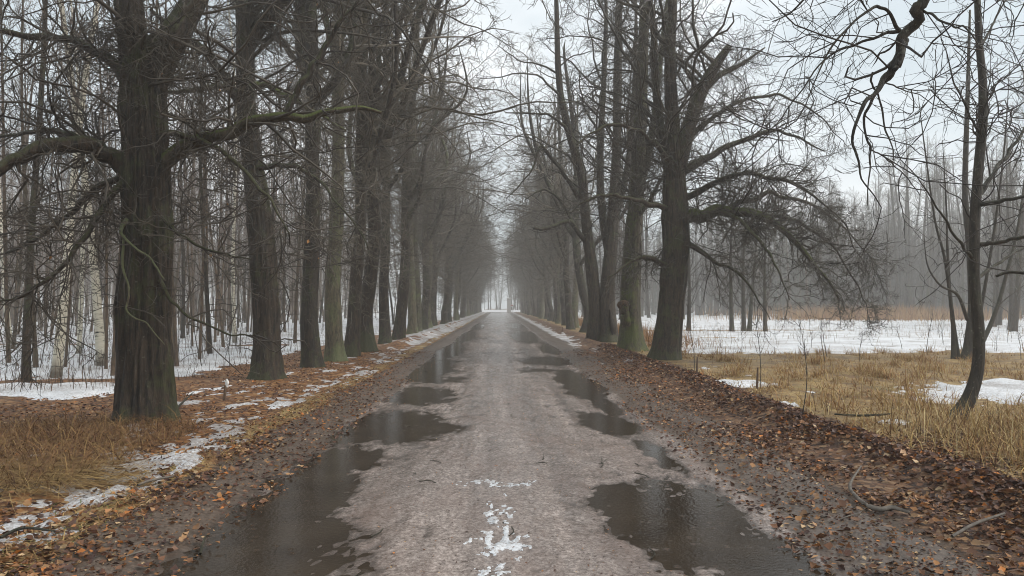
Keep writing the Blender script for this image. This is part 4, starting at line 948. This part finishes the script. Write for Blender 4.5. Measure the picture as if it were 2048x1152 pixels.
# far wood, one mass: countless trunks behind the ones that can be told apart
def far_wood(n, region, seed, src, label):
    rg = np.random.default_rng(seed); x, y = region(rg, n)
    me = bpy.data.meshes.new('far_wood'); me.vertices.add(n); me.vertices.foreach_set('co', np.stack([x, y, np.zeros(n)], -1).astype(np.float32).ravel())
    a = me.attributes.new('turn', 'FLOAT_VECTOR', 'POINT'); a.data.foreach_set('vector', np.stack([rg.normal(0, .06, n), rg.normal(0, .06, n), rg.uniform(0, 6.28, n)], -1).astype(np.float32).ravel())
    a = me.attributes.new('size', 'FLOAT', 'POINT'); a.data.foreach_set('value', rg.uniform(.8, 1.3, n).astype(np.float32))
    o = link('far_wood', me, kind='stuff', label=label, cat='wood')
    g = bpy.data.node_groups.new('far_wood', 'GeometryNodeTree')
    g.interface.new_socket('Geometry', in_out='INPUT', socket_type='NodeSocketGeometry'); g.interface.new_socket('Geometry', in_out='OUTPUT', socket_type='NodeSocketGeometry')
    gi, go = g.nodes.new('NodeGroupInput'), g.nodes.new('NodeGroupOutput'); jn = g.nodes.new('GeometryNodeJoinGeometry')
    mp_ = g.nodes.new('GeometryNodeMeshToPoints'); g.links.new(gi.outputs[0], mp_.inputs[0])
    ra = g.nodes.new('GeometryNodeInputNamedAttribute'); ra.data_type = 'FLOAT_VECTOR'; ra.inputs[0].default_value = 'turn'
    sa = g.nodes.new('GeometryNodeInputNamedAttribute'); sa.data_type = 'FLOAT'; sa.inputs[0].default_value = 'size'
    for ch in src.children:
        ob = g.nodes.new('GeometryNodeObjectInfo'); ob.inputs['Object'].default_value = ch; ob.transform_space = 'ORIGINAL'; ob.inputs['As Instance'].default_value = True
        ip = g.nodes.new('GeometryNodeInstanceOnPoints'); g.links.new(mp_.outputs[0], ip.inputs['Points']); g.links.new(ob.outputs['Geometry'], ip.inputs['Instance'])
        er = g.nodes.new('FunctionNodeEulerToRotation'); g.links.new(ra.outputs[0], er.inputs[0]); g.links.new(er.outputs[0], ip.inputs['Rotation']); g.links.new(sa.outputs[0], ip.inputs['Scale'])
        g.links.new(ip.outputs[0], jn.inputs[0])
    g.links.new(jn.outputs[0], go.inputs[0])
    md = o.modifiers.new('wood', 'NODES'); md.node_group = g
def wedge(a0, a1, y0, y1, off=0.0):
    def f(rg, n):
        y = rg.uniform(y0 ** 1.5, y1 ** 1.5, n) ** (1 / 1.5); return rg.uniform(a0, a1, n) * y + off, y
    return f
far_wood(800, wedge(-.98, -.12, 36, 200, -6), 400, SL[0], 'hazy mass of slender bare trees deep in the left wood')
far_wood(900, wedge(-.98, -.12, 36, 200, -6), 402, SL[1], 'hazy mass of small bare trees deep in the left wood')
far_wood(420, wedge(.08, .98, 112, 235), 401, BR[1], 'hazy mass of bare trees beyond the snow field')
far_wood(220, wedge(.08, .98, 125, 235), 403, SPR[0], 'hazy mass of spruces beyond the snow field')
far_wood(150, wedge(.50, 1.0, 84, 130), 405, BR[2], 'dense brown thicket of bare trees right of the orange reeds')
far_wood(140, wedge(.28, .56, 112, 170), 406, BR[2], 'hazy mass of tall bare trees behind the orange reeds')
far_wood(70, wedge(-.14, .14, 214, 300), 404, BR[2], 'misty wood closing the far end of the avenue')

# saplings poking out of the snow
def sapling(seed, h):
    rg = np.random.default_rng(seed); tb = Tubes()
    P, Rd = grow(np.zeros((1, 3)), np.array([[.05, 0, 1.0]]), np.array([h]), np.array([.009]), 8, rg, .08, None, .3); tb.add(P, Rd, 4)
    s, D, ln, rr, _, _ = spawn(P, Rd, .10, rg, .25, 1, (25, 55), (.15, .5), .6, .3, .5)
    P1, R1 = grow(s, D, ln, np.full(len(ln), .0045), 5, rg, .12, lambda t: .08, .5); tb.add(P1, R1, 3)
    s, D, ln, rr, _, _ = spawn(P1, R1, .12, rg, .25, 1, (25, 55), (.06, .2), .6, .3, .5)
    P1, R1 = grow(s, D, ln, np.full(len(ln), .003), 3, rg, .12, lambda t: .05, .5); tb.add(P1, R1, 3)
    return tb.mesh('sapling', M_TWIG)
SAP = [sapling(500 + k, h) for k, h in enumerate((1.5, 1.1, 1.9, .8, 2.6))]
def put_sapling(x, y, k, label, group):
    z = float(ground_h(np.array(float(x)), np.array(float(y)))) - .02
    return link('sapling', SAP[k], label=label, cat='sapling', group=group, loc=(float(x), float(y), z), rotz=float(rg.uniform(0, 6.28)), scale=float(rg.uniform(.8, 1.2)))
for _ in range(120):
    y = rg.uniform(12.5, 40); x = -rg.uniform(6.2, 7 + .62 * y); put_sapling(x, y, int(rg.integers(0, 5)), 'thin sapling stem sticking out of the snow in the wood', 'saplings in the wood')
for _ in range(36):
    y = rg.uniform(19, 40); x = rg.uniform(5.5, 6 + .55 * y); put_sapling(x, y, int(rg.choice([0, 1, 3])), 'thin dry stem poking through the snow of the field', 'stems in the field')
for _ in range(90):
    y = rg.uniform(16, 48); x = -rg.uniform(7.0, 7.5 + .64 * y); o_ = put_sapling(x, y, 4, 'tall whippy brush stem among the trunks of the wood', 'brush in the wood'); o_.scale = (1.3, 1.3, float(rg.uniform(1.0, 1.9))); o_.rotation_euler = (float(rg.normal(0, .12)), float(rg.normal(0, .12)), float(rg.uniform(0, 6.28)))
put_sapling(*gp(1605, 862)[:2], 0, 'thin bare sapling between the leaf heap and the grass', None)
put_sapling(*gp(1388, 752)[:2], 2, 'thin sapling beside the leaning lime tree', None)

# ------------------------------------------------------------------ leaves, grass, sticks
def on_ground(x, y): return ground_h(x, y)
rg = np.random.default_rng(900)
def scatter(n, x0, x1, y0, y1, pw=1.6):
    x = rg.uniform(x0, x1, n); u = rg.uniform(0, 1, n); y = y0 + (y1 - y0) * u ** pw; return x, y
LX, LY = [], []
for (n, x0, x1, y0, y1, pw) in ((15000, -7.5, -2.5, 4.2, 26, 1.5), (10500, 2.5, 4.45, 3.6, 26, 1.7), (14000, 2.9, 6.4, 3.8, 9.0, 1.2), (4500, -5.5, -2.6, 4.2, 8.5, 1.2), (2600, -3.2, -1.9, 3.8, 16, 1.6), (3600, 1.9, 3.2, 3.4, 18, 1.6), (3000, -16, -6, 9, 20, 1.2), (1500, 4, 9, 4.5, 14, 1.3)):
    x, y = scatter(n, x0, x1, y0, y1, pw); k = fbm2(x * 1.1, y * 1.1, 111, 3) > rg.uniform(.22, .62, n); LX.append(x[k]); LY.append(y[k])
x, y = np.concatenate(LX), np.concatenate(LY)
inroad = np.abs(x) < 2.7
rm = road_h(x, y, [np.zeros_like(x)])
z = np.maximum(on_ground(x, y), np.where(np.abs(x) < 3.1, rm, -1)) + rg.uniform(.0, .022, len(x))
lm = leaf_cloud('leaf_litter', np.stack([x, y, z], -1), rg, (.03, .065))
link('leaf_litter', lm, kind='stuff', label='brown and orange fallen leaves along both verges', cat='leaves')
# heaped dark leaves on the right windrow
n = 9000; y = 3.5 + 24 * rg.uniform(0, 1, n) ** 1.6; x = 3.9 + .35 * (noise2(y * .45, y * 0 + 2, 4) - .5) + rg.normal(0, .24, n)
z = on_ground(x, y) + rg.uniform(0, .05, n)
link('leaf_heap', leaf_cloud('leaf_heap', np.stack([x, y, z], -1), rg, (.035, .075), cols=(.30, .30, .2, .08, .04, .04, .025, .03), flat=1.0), kind='stuff', label='long heap of dark wet leaves beside the road', cat='leaves')
n = 16000; sd_ = rg.choice([-1, 1], n, p=(.4, .6)); x = sd_ * (2.55 + rg.normal(0, .33, n)); y = 3.6 + 22 * rg.random(n) ** 1.8
k = (np.abs(x) > 1.8) & (np.abs(x) < 3.4); x, y = x[k], y[k]
z = np.maximum(on_ground(x, y), np.where(np.abs(x) < 3.1, road_h(x, y, [np.zeros_like(x)]), -1)) + rg.uniform(.0, .008, len(x))
link('leaf_crumbs', leaf_cloud('leaf_crumbs', np.stack([x, y, z], -1), rg, (.012, .035), flat=.35), kind='stuff', label='trodden leaf crumbs on the muddy shoulders', cat='leaves')
n = 5200; x = rg.uniform(-2.1, 2.1, n); y = 3.8 + 20 * rg.random(n) ** 1.9; m_ = np.max([puddle_mask(g, x, y) for g in PUDDLES], 0); k = m_ < .45; x, y = x[k], y[k]
z = road_h(x, y, [puddle_mask(g, x, y) for g in PUDDLES]) + .002
link('road_grit', leaf_cloud('road_grit', np.stack([x, y, z], -1), rg, (.006, .020), flat=.4, cols=(.4, .25, .1, .05, .05, .05, .02, .08)), kind='stuff', label='dark crumbs and grit scattered on the wet road', cat='grit')
# single leaves near the camera
def one_leaf(seed):
    r = np.random.default_rng(seed); L0 = 1.0
    t = np.linspace(0, 1, 6); w = .42 * np.sin(np.pi * np.clip(t, .02, .98)) ** .8 * (1.15 - .5 * t); w[-1] = .01; w[0] = .03
    bend = r.uniform(.1, .5); cup = r.uniform(.05, .35)
    mid = np.stack([t - .5, 0 * t, bend * (t - .4) ** 2], -1)
    l = mid + np.stack([r.normal(0, .03, 6), w * r.uniform(.8, 1.2, 6), w * cup * 1.6 + r.normal(0, .02, 6)], -1); rr = mid + np.stack([r.normal(0, .03, 6), -w * r.uniform(.8, 1.2, 6), w * cup * 1.6 + r.normal(0, .02, 6)], -1)
    V = np.concatenate([mid, l, rr]); i = np.arange(5)
    Q = np.concatenate([np.stack([i, i + 1, i + 7, i + 6], -1), np.stack([i, i + 12, i + 13, i + 1], -1)])
    return make_mesh('leaf', V, [Q], M_LEAF_OBJ)
LEAF = [one_leaf(s) for s in range(6)]
for k in range(300):
    if k < 150: x, y = rg.uniform(2.3, 4.5), 3.9 + 3.6 * rg.random() ** 1.5
    elif k < 250: x, y = rg.uniform(-4.6, -2.5), 4.6 + 4.5 * rg.random() ** 1.4
    else: x, y = rg.choice([-1, 1]) * rg.uniform(2.0, 2.6), 4.2 + 4 * rg.random()
    z = max(float(on_ground(np.array(x), np.array(y))), float(road_h(np.array(x), np.array(y), [])) if abs(x) < 3.1 else -1) + .03
    o = link('leaf', LEAF[k % 6], ground, loc=(x, y, z), scale=float(rg.uniform(.04, .08))); o.rotation_euler = (float(rg.normal(0, .3)), float(rg.normal(0, .3)), float(rg.uniform(0, 6.28)))

def grass(name, x, y, hgt, lean, rg, pal, width, label, cat, segs=3, wind=None):
    n = len(x); z = on_ground(x, y) - .01
    a = rg.uniform(0, 2 * math.pi, n) if wind is None else rg.normal(wind, .6, n)
    d = np.stack([np.cos(a), np.sin(a), 0 * a], -1); h = hgt; ln = rg.uniform(*lean, n)
    P = np.empty((n, segs + 1, 3)); base = np.stack([x, y, z], -1)
    for k in range(segs + 1):
        t = k / segs; P[:, k] = base + d * (h * ln * t ** 1.5)[:, None] + np.array([0, 0, 1.0]) * (h * t * np.sqrt(np.clip(1 - .55 * ln * t, .12, 1)))[:, None] * np.clip(1.15 - .6 * ln * t, .15, 1)[:, None]
    side = np.stack([-np.sin(a), np.cos(a), 0 * a], -1); aw = rg.uniform(-1, 1, n)[:, None]; side = norm(side + aw * d)
    w = (rg.uniform(.7, 1.3, n) * width)[:, None]
    vs_ = []
    for k in range(segs):
        f = 1 - .7 * k / segs; vs_ += [P[:, k] - side * w * f, P[:, k] + side * w * f]
    vs_.append(P[:, segs]); V = np.stack(vs_, 1).reshape(-1, 3); M = 2 * segs + 1; b = np.arange(n)[:, None] * M
    Q = [b + np.array([[2 * k, 2 * k + 1, 2 * k + 3, 2 * k + 2]]) for k in range(segs - 1)]; Q = np.concatenate(Q) if Q else np.zeros((0, 4), int)
    T = b + np.array([[2 * segs - 2, 2 * segs - 1, 2 * segs]])
    c = np.array(pal)[rg.integers(0, len(pal), n)] * rg.uniform(.65, 1.15, (n, 1))
    link(name, make_mesh(name, V, [Q, T], M_GRASS, False, col=np.repeat(c, M, 0)), kind='stuff', label=label, cat=cat)
STRAW = [(.52, .38, .17), (.46, .31, .12), (.36, .24, .095), (.26, .15, .06), (.58, .46, .25)]
RUST = [(.30, .15, .06), (.36, .20, .08), (.24, .12, .05), (.40, .26, .12)]
# field on the right: matted dry grass
nc = 1500; u = rg.uniform(0, 1, nc); cyy = 4.8 + 24 * u ** 1.25; cxx = 4.4 + rg.uniform(0, 1, nc) ** 1.1 * (1.6 + .62 * cyy); n = 27000; ci = rg.integers(0, nc, n); x = cxx[ci] + rg.normal(0, .11, n); y = cyy[ci] + rg.normal(0, .11, n)
k = (fbm2(x * .8, y * .8, 121, 3) > rg.uniform(.25, .6, n)) & (snow_field(x, y) < .02 + .0 * x); x, y = x[k], y[k]
tall = rg.uniform(.5, 1.3, nc)[ci[k]]
grass('dry_grass', x, y, rg.uniform(.12, .36, len(x)) * tall, (.5, 2.2), rg, STRAW + RUST, .006, 'matted straw coloured grass of the field', 'grass')
nc = 170; cyy = 6.5 + 19 * rg.random(nc) ** 1.2; cxx = 4.7 + rg.random(nc) * (1.2 + .55 * cyy); n = 7500; ci = rg.integers(0, nc, n); x = cxx[ci] + rg.normal(0, .10, n); y = cyy[ci] + rg.normal(0, .10, n)
k = snow_field(x, y) < .05; x, y = x[k], y[k]
grass('grass_tussocks', x, y, rg.uniform(.22, .48, len(x)), (.2, 1.5), rg, STRAW[:3] + RUST, .006, 'upright golden and rusty tussocks in the field', 'grass')
# taller stalks in front of the slim tree
n = 3200; x = rg.normal(6.0, 1.1, n); y = rg.normal(8.2, 1.3, n); k = (x > 4.5) & (y > 5.0); x, y = x[k], y[k]
grass('dry_stalks', x, y, rg.uniform(.22, .65, len(x)), (.2, 1.5), rg, STRAW + [(.12, .06, .03), (.2, .1, .045)], .0045, 'tall dry stalks round the foot of the slim tree', 'stalks')
# long grass on the left verge
n = 9000; x = rg.normal(-5.0, 1.3, n); y = 6.3 + 4.5 * rg.random(n) ** 1.2; k = (x < -3.7) & ((x + 5.3) ** 2 / 4 + (y - 7.6) ** 2 / 4 < 1.6); x, y = x[k], y[k]
grass('dry_grass', x, y, rg.uniform(.15, .5, len(x)), (.6, 2.0), rg, [(.30, .19, .075), (.24, .13, .055), (.17, .085, .038), (.12, .06, .03)], .0042, 'brown tangled grass beside the thick lime tree', 'grass', wind=None)
n = 1300; x = rg.normal(-4.3, .4, n); y = rg.normal(6.7, .35, n)
grass('straw_mat', x, y, rg.uniform(.2, .5, n), (1.4, 2.6), rg, [(.42, .29, .12), (.34, .22, .09), (.26, .16, .065), (.2, .12, .05)], .004, 'flattened pale straw near the trodden slush', 'straw', wind=0.15)
n = 4000; x = -2.95 + rg.normal(0, .25, n); y = 4.4 + 16 * rg.random(n) ** 1.6
grass('verge_grass', x, y, rg.uniform(.05, .16, n), (.8, 2.2), rg, STRAW[1:4] + RUST + [(.12, .13, .04)], .0035, 'short yellowed grass along the left road edge', 'grass')
# rusty grass under the right row, reeds far off, stems in the snow
n = 6000; y = rg.uniform(26, 75, n); x = 5.3 + np.abs(rg.normal(0, .9, n)) + .01 * y
grass('rusty_grass', x, y, rg.uniform(.4, .95, n), (.1, .8), rg, RUST, .009, 'rusty tall grass under the right row', 'grass', 2)
n = 6000; y = rg.normal(84, 6, n); x = .53 * y + rg.normal(0, 7.5, n)
grass('reed_bed', x, y, rg.uniform(.9, 2.2, n), (.05, .5), rg, RUST, .022, 'orange reeds at the far side of the snow field', 'reeds', 2)
n = 5000; y = rg.uniform(23, 62, n); x = 6 + rg.uniform(0, 1, n) * (.62 * y); k = fbm2(x * .35, y * .35, 131, 3) > rg.uniform(.4, .62, n); x, y = x[k], y[k]
grass('field_stalks', x, y, rg.uniform(.2, .75, len(x)), (.1, .9), rg, [(.22, .13, .06), (.13, .075, .04), (.32, .2, .1)], .007, 'thin brown stalks standing in the snow', 'stalks', 2)
n = 4500; y = 13 + 35 * rg.random(n) ** 1.3; x = -6.5 - rg.uniform(0, 1, n) * (.62 * y)
grass('wood_undergrowth', x, y, rg.uniform(.15, .7, n), (.05, .8), rg, [(.10, .065, .04), (.07, .045, .03), (.16, .10, .06)], .006, 'thin brown undergrowth stalks in the snowy wood', 'undergrowth', 2)

def stick(pts, name, label, mat, group=None, side=None):
    pts = [(x, y, z + max(float(on_ground(np.array(x), np.array(y))), float(road_h(np.array(x), np.array(y), [puddle_mask(g, np.array(x), np.array(y)) for g in PUDDLES])) if abs(x) < 3.1 else -1), r) for x, y, z, r in pts]
    c = np.array(pts); base = c[0, :3].copy(); c[:, :3] -= base
    v, q, t = trunk_part(c, 8, 26, int(abs(base[0]) * 100), .25, 0, .2)
    root = link(name, None, label=label, cat='branch', group=group, loc=tuple(base))
    link('wood', make_mesh('wood', v, [q, t], mat), root)
    tb = Tubes(); rr = np.random.default_rng(int(abs(base[1]) * 100)); P, Rd = limb_tubes(c, 14)
    s, D, ln, r_, _, _ = spawn(P, Rd, .16, rr, .3, 1, (30, 60), (.06, .2), .5, 0, .3); D[:, 2] = np.abs(D[:, 2]) * .3; D = norm(D)
    if len(s):
        P1, R1 = grow(s, D, ln, np.full(len(ln), .0035), 4, rr, .15, None, .5); tb.add(P1, R1, 4); link('side_twigs', tb.mesh('side_twigs', mat), root)
def gxy(px, py): return gp(px, py)[:2]
fb = [(1722, 955, .05, .008), (1700, 990, .045, .011), (1712, 1012, .04, .014), (1735, 1030, .035, .017), (1762, 1038, .035, .018), (1785, 1036, .04, .016), (1818, 1048, .05, .012)]
stick([(*gxy(px, py), z, r) for px, py, z, r in fb], 'fallen_branch', 'crooked grey branch lying beside the wet leaf heap', M_STICK)
stick([(*gxy(px, py), z, r) for px, py, z, r in [(1680, 1055, .015, .005), (1700, 1052, .02, .006), (1722, 1040, .02, .004)]], 'fallen_twig', 'short twig near the crooked grey branch', M_STICK)
stick([(*gxy(px, py), z, r) for px, py, z, r in [(275, 992, .05, .010), (300, 984, .06, .012), (345, 975, .06, .009)]], 'fallen_branch', 'pale lichened stick on the slushy track', M_STICK)
stick([(*gxy(px, py), z, r) for px, py, z, r in [(1670, 850, .10, .012), (1720, 858, .12, .014), (1780, 862, .16, .010)]], 'fallen_branch', 'dark branch lying at the edge of the dry grass', M_BARK_YOUNG)
stick([(*gxy(px, py), z, r) for px, py, z, r in [(1905, 1100, .06, .010), (1950, 1085, .08, .011), (2010, 1070, .08, .008)]], 'fallen_branch', 'thin dark branch in the leaf litter far from the puddle', M_STICK)
stick([(*gxy(px, py), z, r) for px, py, z, r in [(400, 1108, .012, .010), (405, 1100, .06, .009), (412, 1095, .09, .006), (420, 1090, .07, .004)]], 'fallen_twig', 'dark twig end at the edge of the big puddle', M_BARK_YOUNG)
stick([(*gxy(px, py), z, r) for px, py, z, r in [(345, 838, .04, .016), (365, 826, .10, .014), (385, 812, .16, .008)]], 'fallen_branch', 'short dark branch at the foot of the thick lime tree', M_BARK_YOUNG)
stick([(*gxy(px, py), z, r) for px, py, z, r in [(240, 1132, .012, .006), (265, 1122, .015, .006), (290, 1114, .015, .004)]], 'fallen_twig', 'small twig on the mud beside the left puddle', M_STICK)
stick([(*gxy(px, py), z, r) for px, py, z, r in [(0, 1100, .05, .010), (45, 1088, .07, .011), (110, 1096, .07, .006)]], 'fallen_branch', 'dark stick lying in dirty slush', M_BARK_YOUNG)
for k in range(34):
    x, y = rg.uniform(-2.2, 2.2), 4.2 + 16 * rg.random() ** 1.6; a = rg.uniform(0, 3.14); l = rg.uniform(.05, .2)
    stick([(x, y, .008, .003), (x + l * .5 * math.cos(a), y + l * .5 * math.sin(a), .012, .0035), (x + l * math.cos(a + .3), y + l * math.sin(a + .3), .008, .002)], 'fallen_twig', 'bit of dark twig lying on the wet road', M_BARK_YOUNG, 'twigs on the road')

def box(name, sx, sy, sz, mat, taper=1.0):
    h = [(-sx, -sy, 0), (sx, -sy, 0), (sx, sy, 0), (-sx, sy, 0), (-sx * taper, -sy * taper, sz), (sx * taper, -sy * taper, sz), (sx * taper, sy * taper, sz), (-sx * taper, sy * taper, sz)]
    q = [(0, 3, 2, 1), (4, 5, 6, 7), (0, 1, 5, 4), (1, 2, 6, 5), (2, 3, 7, 6), (3, 0, 4, 7)]
    me = make_mesh(name, h, [q], mat, False); return me
def stake(px, py, h, label, tag=False):
    p = gp(px, py); r = link('wooden_stake', None, label=label, cat='stake', loc=(float(p[0]), float(p[1]), float(on_ground(np.array(p[0]), np.array(p[1]))) - .05)); r.rotation_euler = (.03, .04, .5)
    v, q, t = trunk_part([(0, 0, 0, .022), (.005, 0, h * .5, .022), (0, 0, h, .019)], 10, 16, 7, .2, 0, .12); link('post', make_mesh('post', v, [q, t], M_STAKE), r)
    if tag:
        v, q, t = trunk_part([(.02, 0, h - .02, .02), (.035, 0, h + .04, .032), (.02, 0, h + .10, .012)], 8, 8, 9, .2, 0, .2); link('white_top', make_mesh('white_top', v, [q, t], M_TAG), r)
    return r
stake(448, 806, .30, 'short brown stake with a white top beside the leafy verge', True)
stake(1513, 788, .48, 'short dark stake beside a thin sapling in the grass')
stake(1393, 765, .42, 'short stake beside the leaf heap near the leaning lime tree')
stake(1124, 668, .35, 'low dark stake in the slush under the right row')
stake(742, 650 + 0, .45, 'pale stump like stake among the left row')
put_sapling(*gp(1520, 786)[:2], 4, 'straight thin sapling tied beside the dark stake', None)
# small lumps of leftover snow
def lump(px, py, s, label):
    p = gp(px, py); r = np.random.default_rng(int(px)); u, v = np.meshgrid(np.linspace(0, 2 * math.pi, 13)[:-1], np.linspace(0, 1, 6))
    rad = np.cos(v * 1.5) * (1 + .5 * (noise2(np.cos(u) * 2 + px, np.sin(u) * 2, 3) - .5))
    V = np.stack([rad * np.cos(u), rad * .7 * np.sin(u), v * .55 + .2 * (noise2(u * 2, v * 5, int(px)) - .5)], -1).reshape(-1, 3) * s
    i = np.arange(5)[:, None] * 12; j = np.arange(12)[None]; j2 = (j + 1) % 12; Q = np.stack([i + j, i + j2, i + 12 + j2, i + 12 + j], -1).reshape(-1, 4)
    T = np.stack([60 + j[0], 60 + j2[0], np.full(12, 60)], -1)
    link('snow_lump', make_mesh('snow_lump', V, [Q], M_ICE), label=label, cat='snow', loc=(float(p[0]), float(p[1]), float(on_ground(np.array(p[0]), np.array(p[1])))))
for px, py, s, lb in ((188, 985, .06, 'small white lump of snow by the flattened straw'), (1332, 738, .09, 'small white snow lump by the leaning lime tree'), (1610, 858, .05, 'small snow lump at the thin bare sapling'), (448, 768, .05, 'tiny snow lump behind the white topped stake')): lump(px, py, s, lb)

# far end of the road: small sign, pale upright pillar
p = at(1024, 620, 150); r = link('road_sign', None, label='small red and white sign at the far end of the road', cat='sign', loc=(float(p[0]), 150.0, 0.0))
link('post', box('post', .05, .05, 1.9, M_STAKE), r)
o = link('plate', box('plate', .24, .03, .5, M_TAG), r); o.location = (0, -.09, 1.4)
o = link('stripe', box('stripe', .24, .012, .18, M_RED), r); o.location = (0, -.135, 1.65)
p = at(1018, 620, 185); r = link('pale_block', None, label='pale pillar beside the snow where the road ends', cat='block', loc=(float(p[0]), 185.0, 0.0))  # added block for a pale spot that was not identified
link('shaft', box('shaft', .5, .5, 3.4, M_PALE_BLOCK, .97), r); o = link('cap', box('cap', .6, .6, .3, M_PALE_BLOCK, .8), r); o.location = (0, 0, 3.403)

# ------------------------------------------------------------------ damp air
HM = bpy.data.materials.new('damp_haze'); HM.use_nodes = True
HM.node_tree.nodes.clear(); ho = HM.node_tree.nodes.new('ShaderNodeOutputMaterial'); hv = HM.node_tree.nodes.new('ShaderNodeVolumePrincipled')
hv.inputs['Density'].default_value = HAZE_DENSITY; hv.inputs['Color'].default_value = (0.97, 0.96, 0.94, 1); hv.inputs['Anisotropy'].default_value = 0.25
hv.inputs['Density Attribute'].default_value = ''; hv.inputs['Color Attribute'].default_value = ''; hv.inputs['Temperature Attribute'].default_value = ''
HM.node_tree.links.new(hv.outputs[0], ho.inputs['Volume'])
try: HM.cycles.homogeneous_volume = True
except Exception: pass
hx, hy0, hy1, hz0, hz1 = 245, -70, 440, -1.5, 27
V = [(-hx, hy0, hz0), (hx, hy0, hz0), (hx, hy1, hz0), (-hx, hy1, hz0), (-hx, hy0, hz1), (hx, hy0, hz1), (hx, hy1, hz1), (-hx, hy1, hz1)]
link('haze', make_mesh('haze', V, [[(0, 3, 2, 1), (4, 5, 6, 7), (0, 1, 5, 4), (1, 2, 6, 5), (2, 3, 7, 6), (3, 0, 4, 7)]], HM, False), kind='stuff', label='thin grey winter haze')
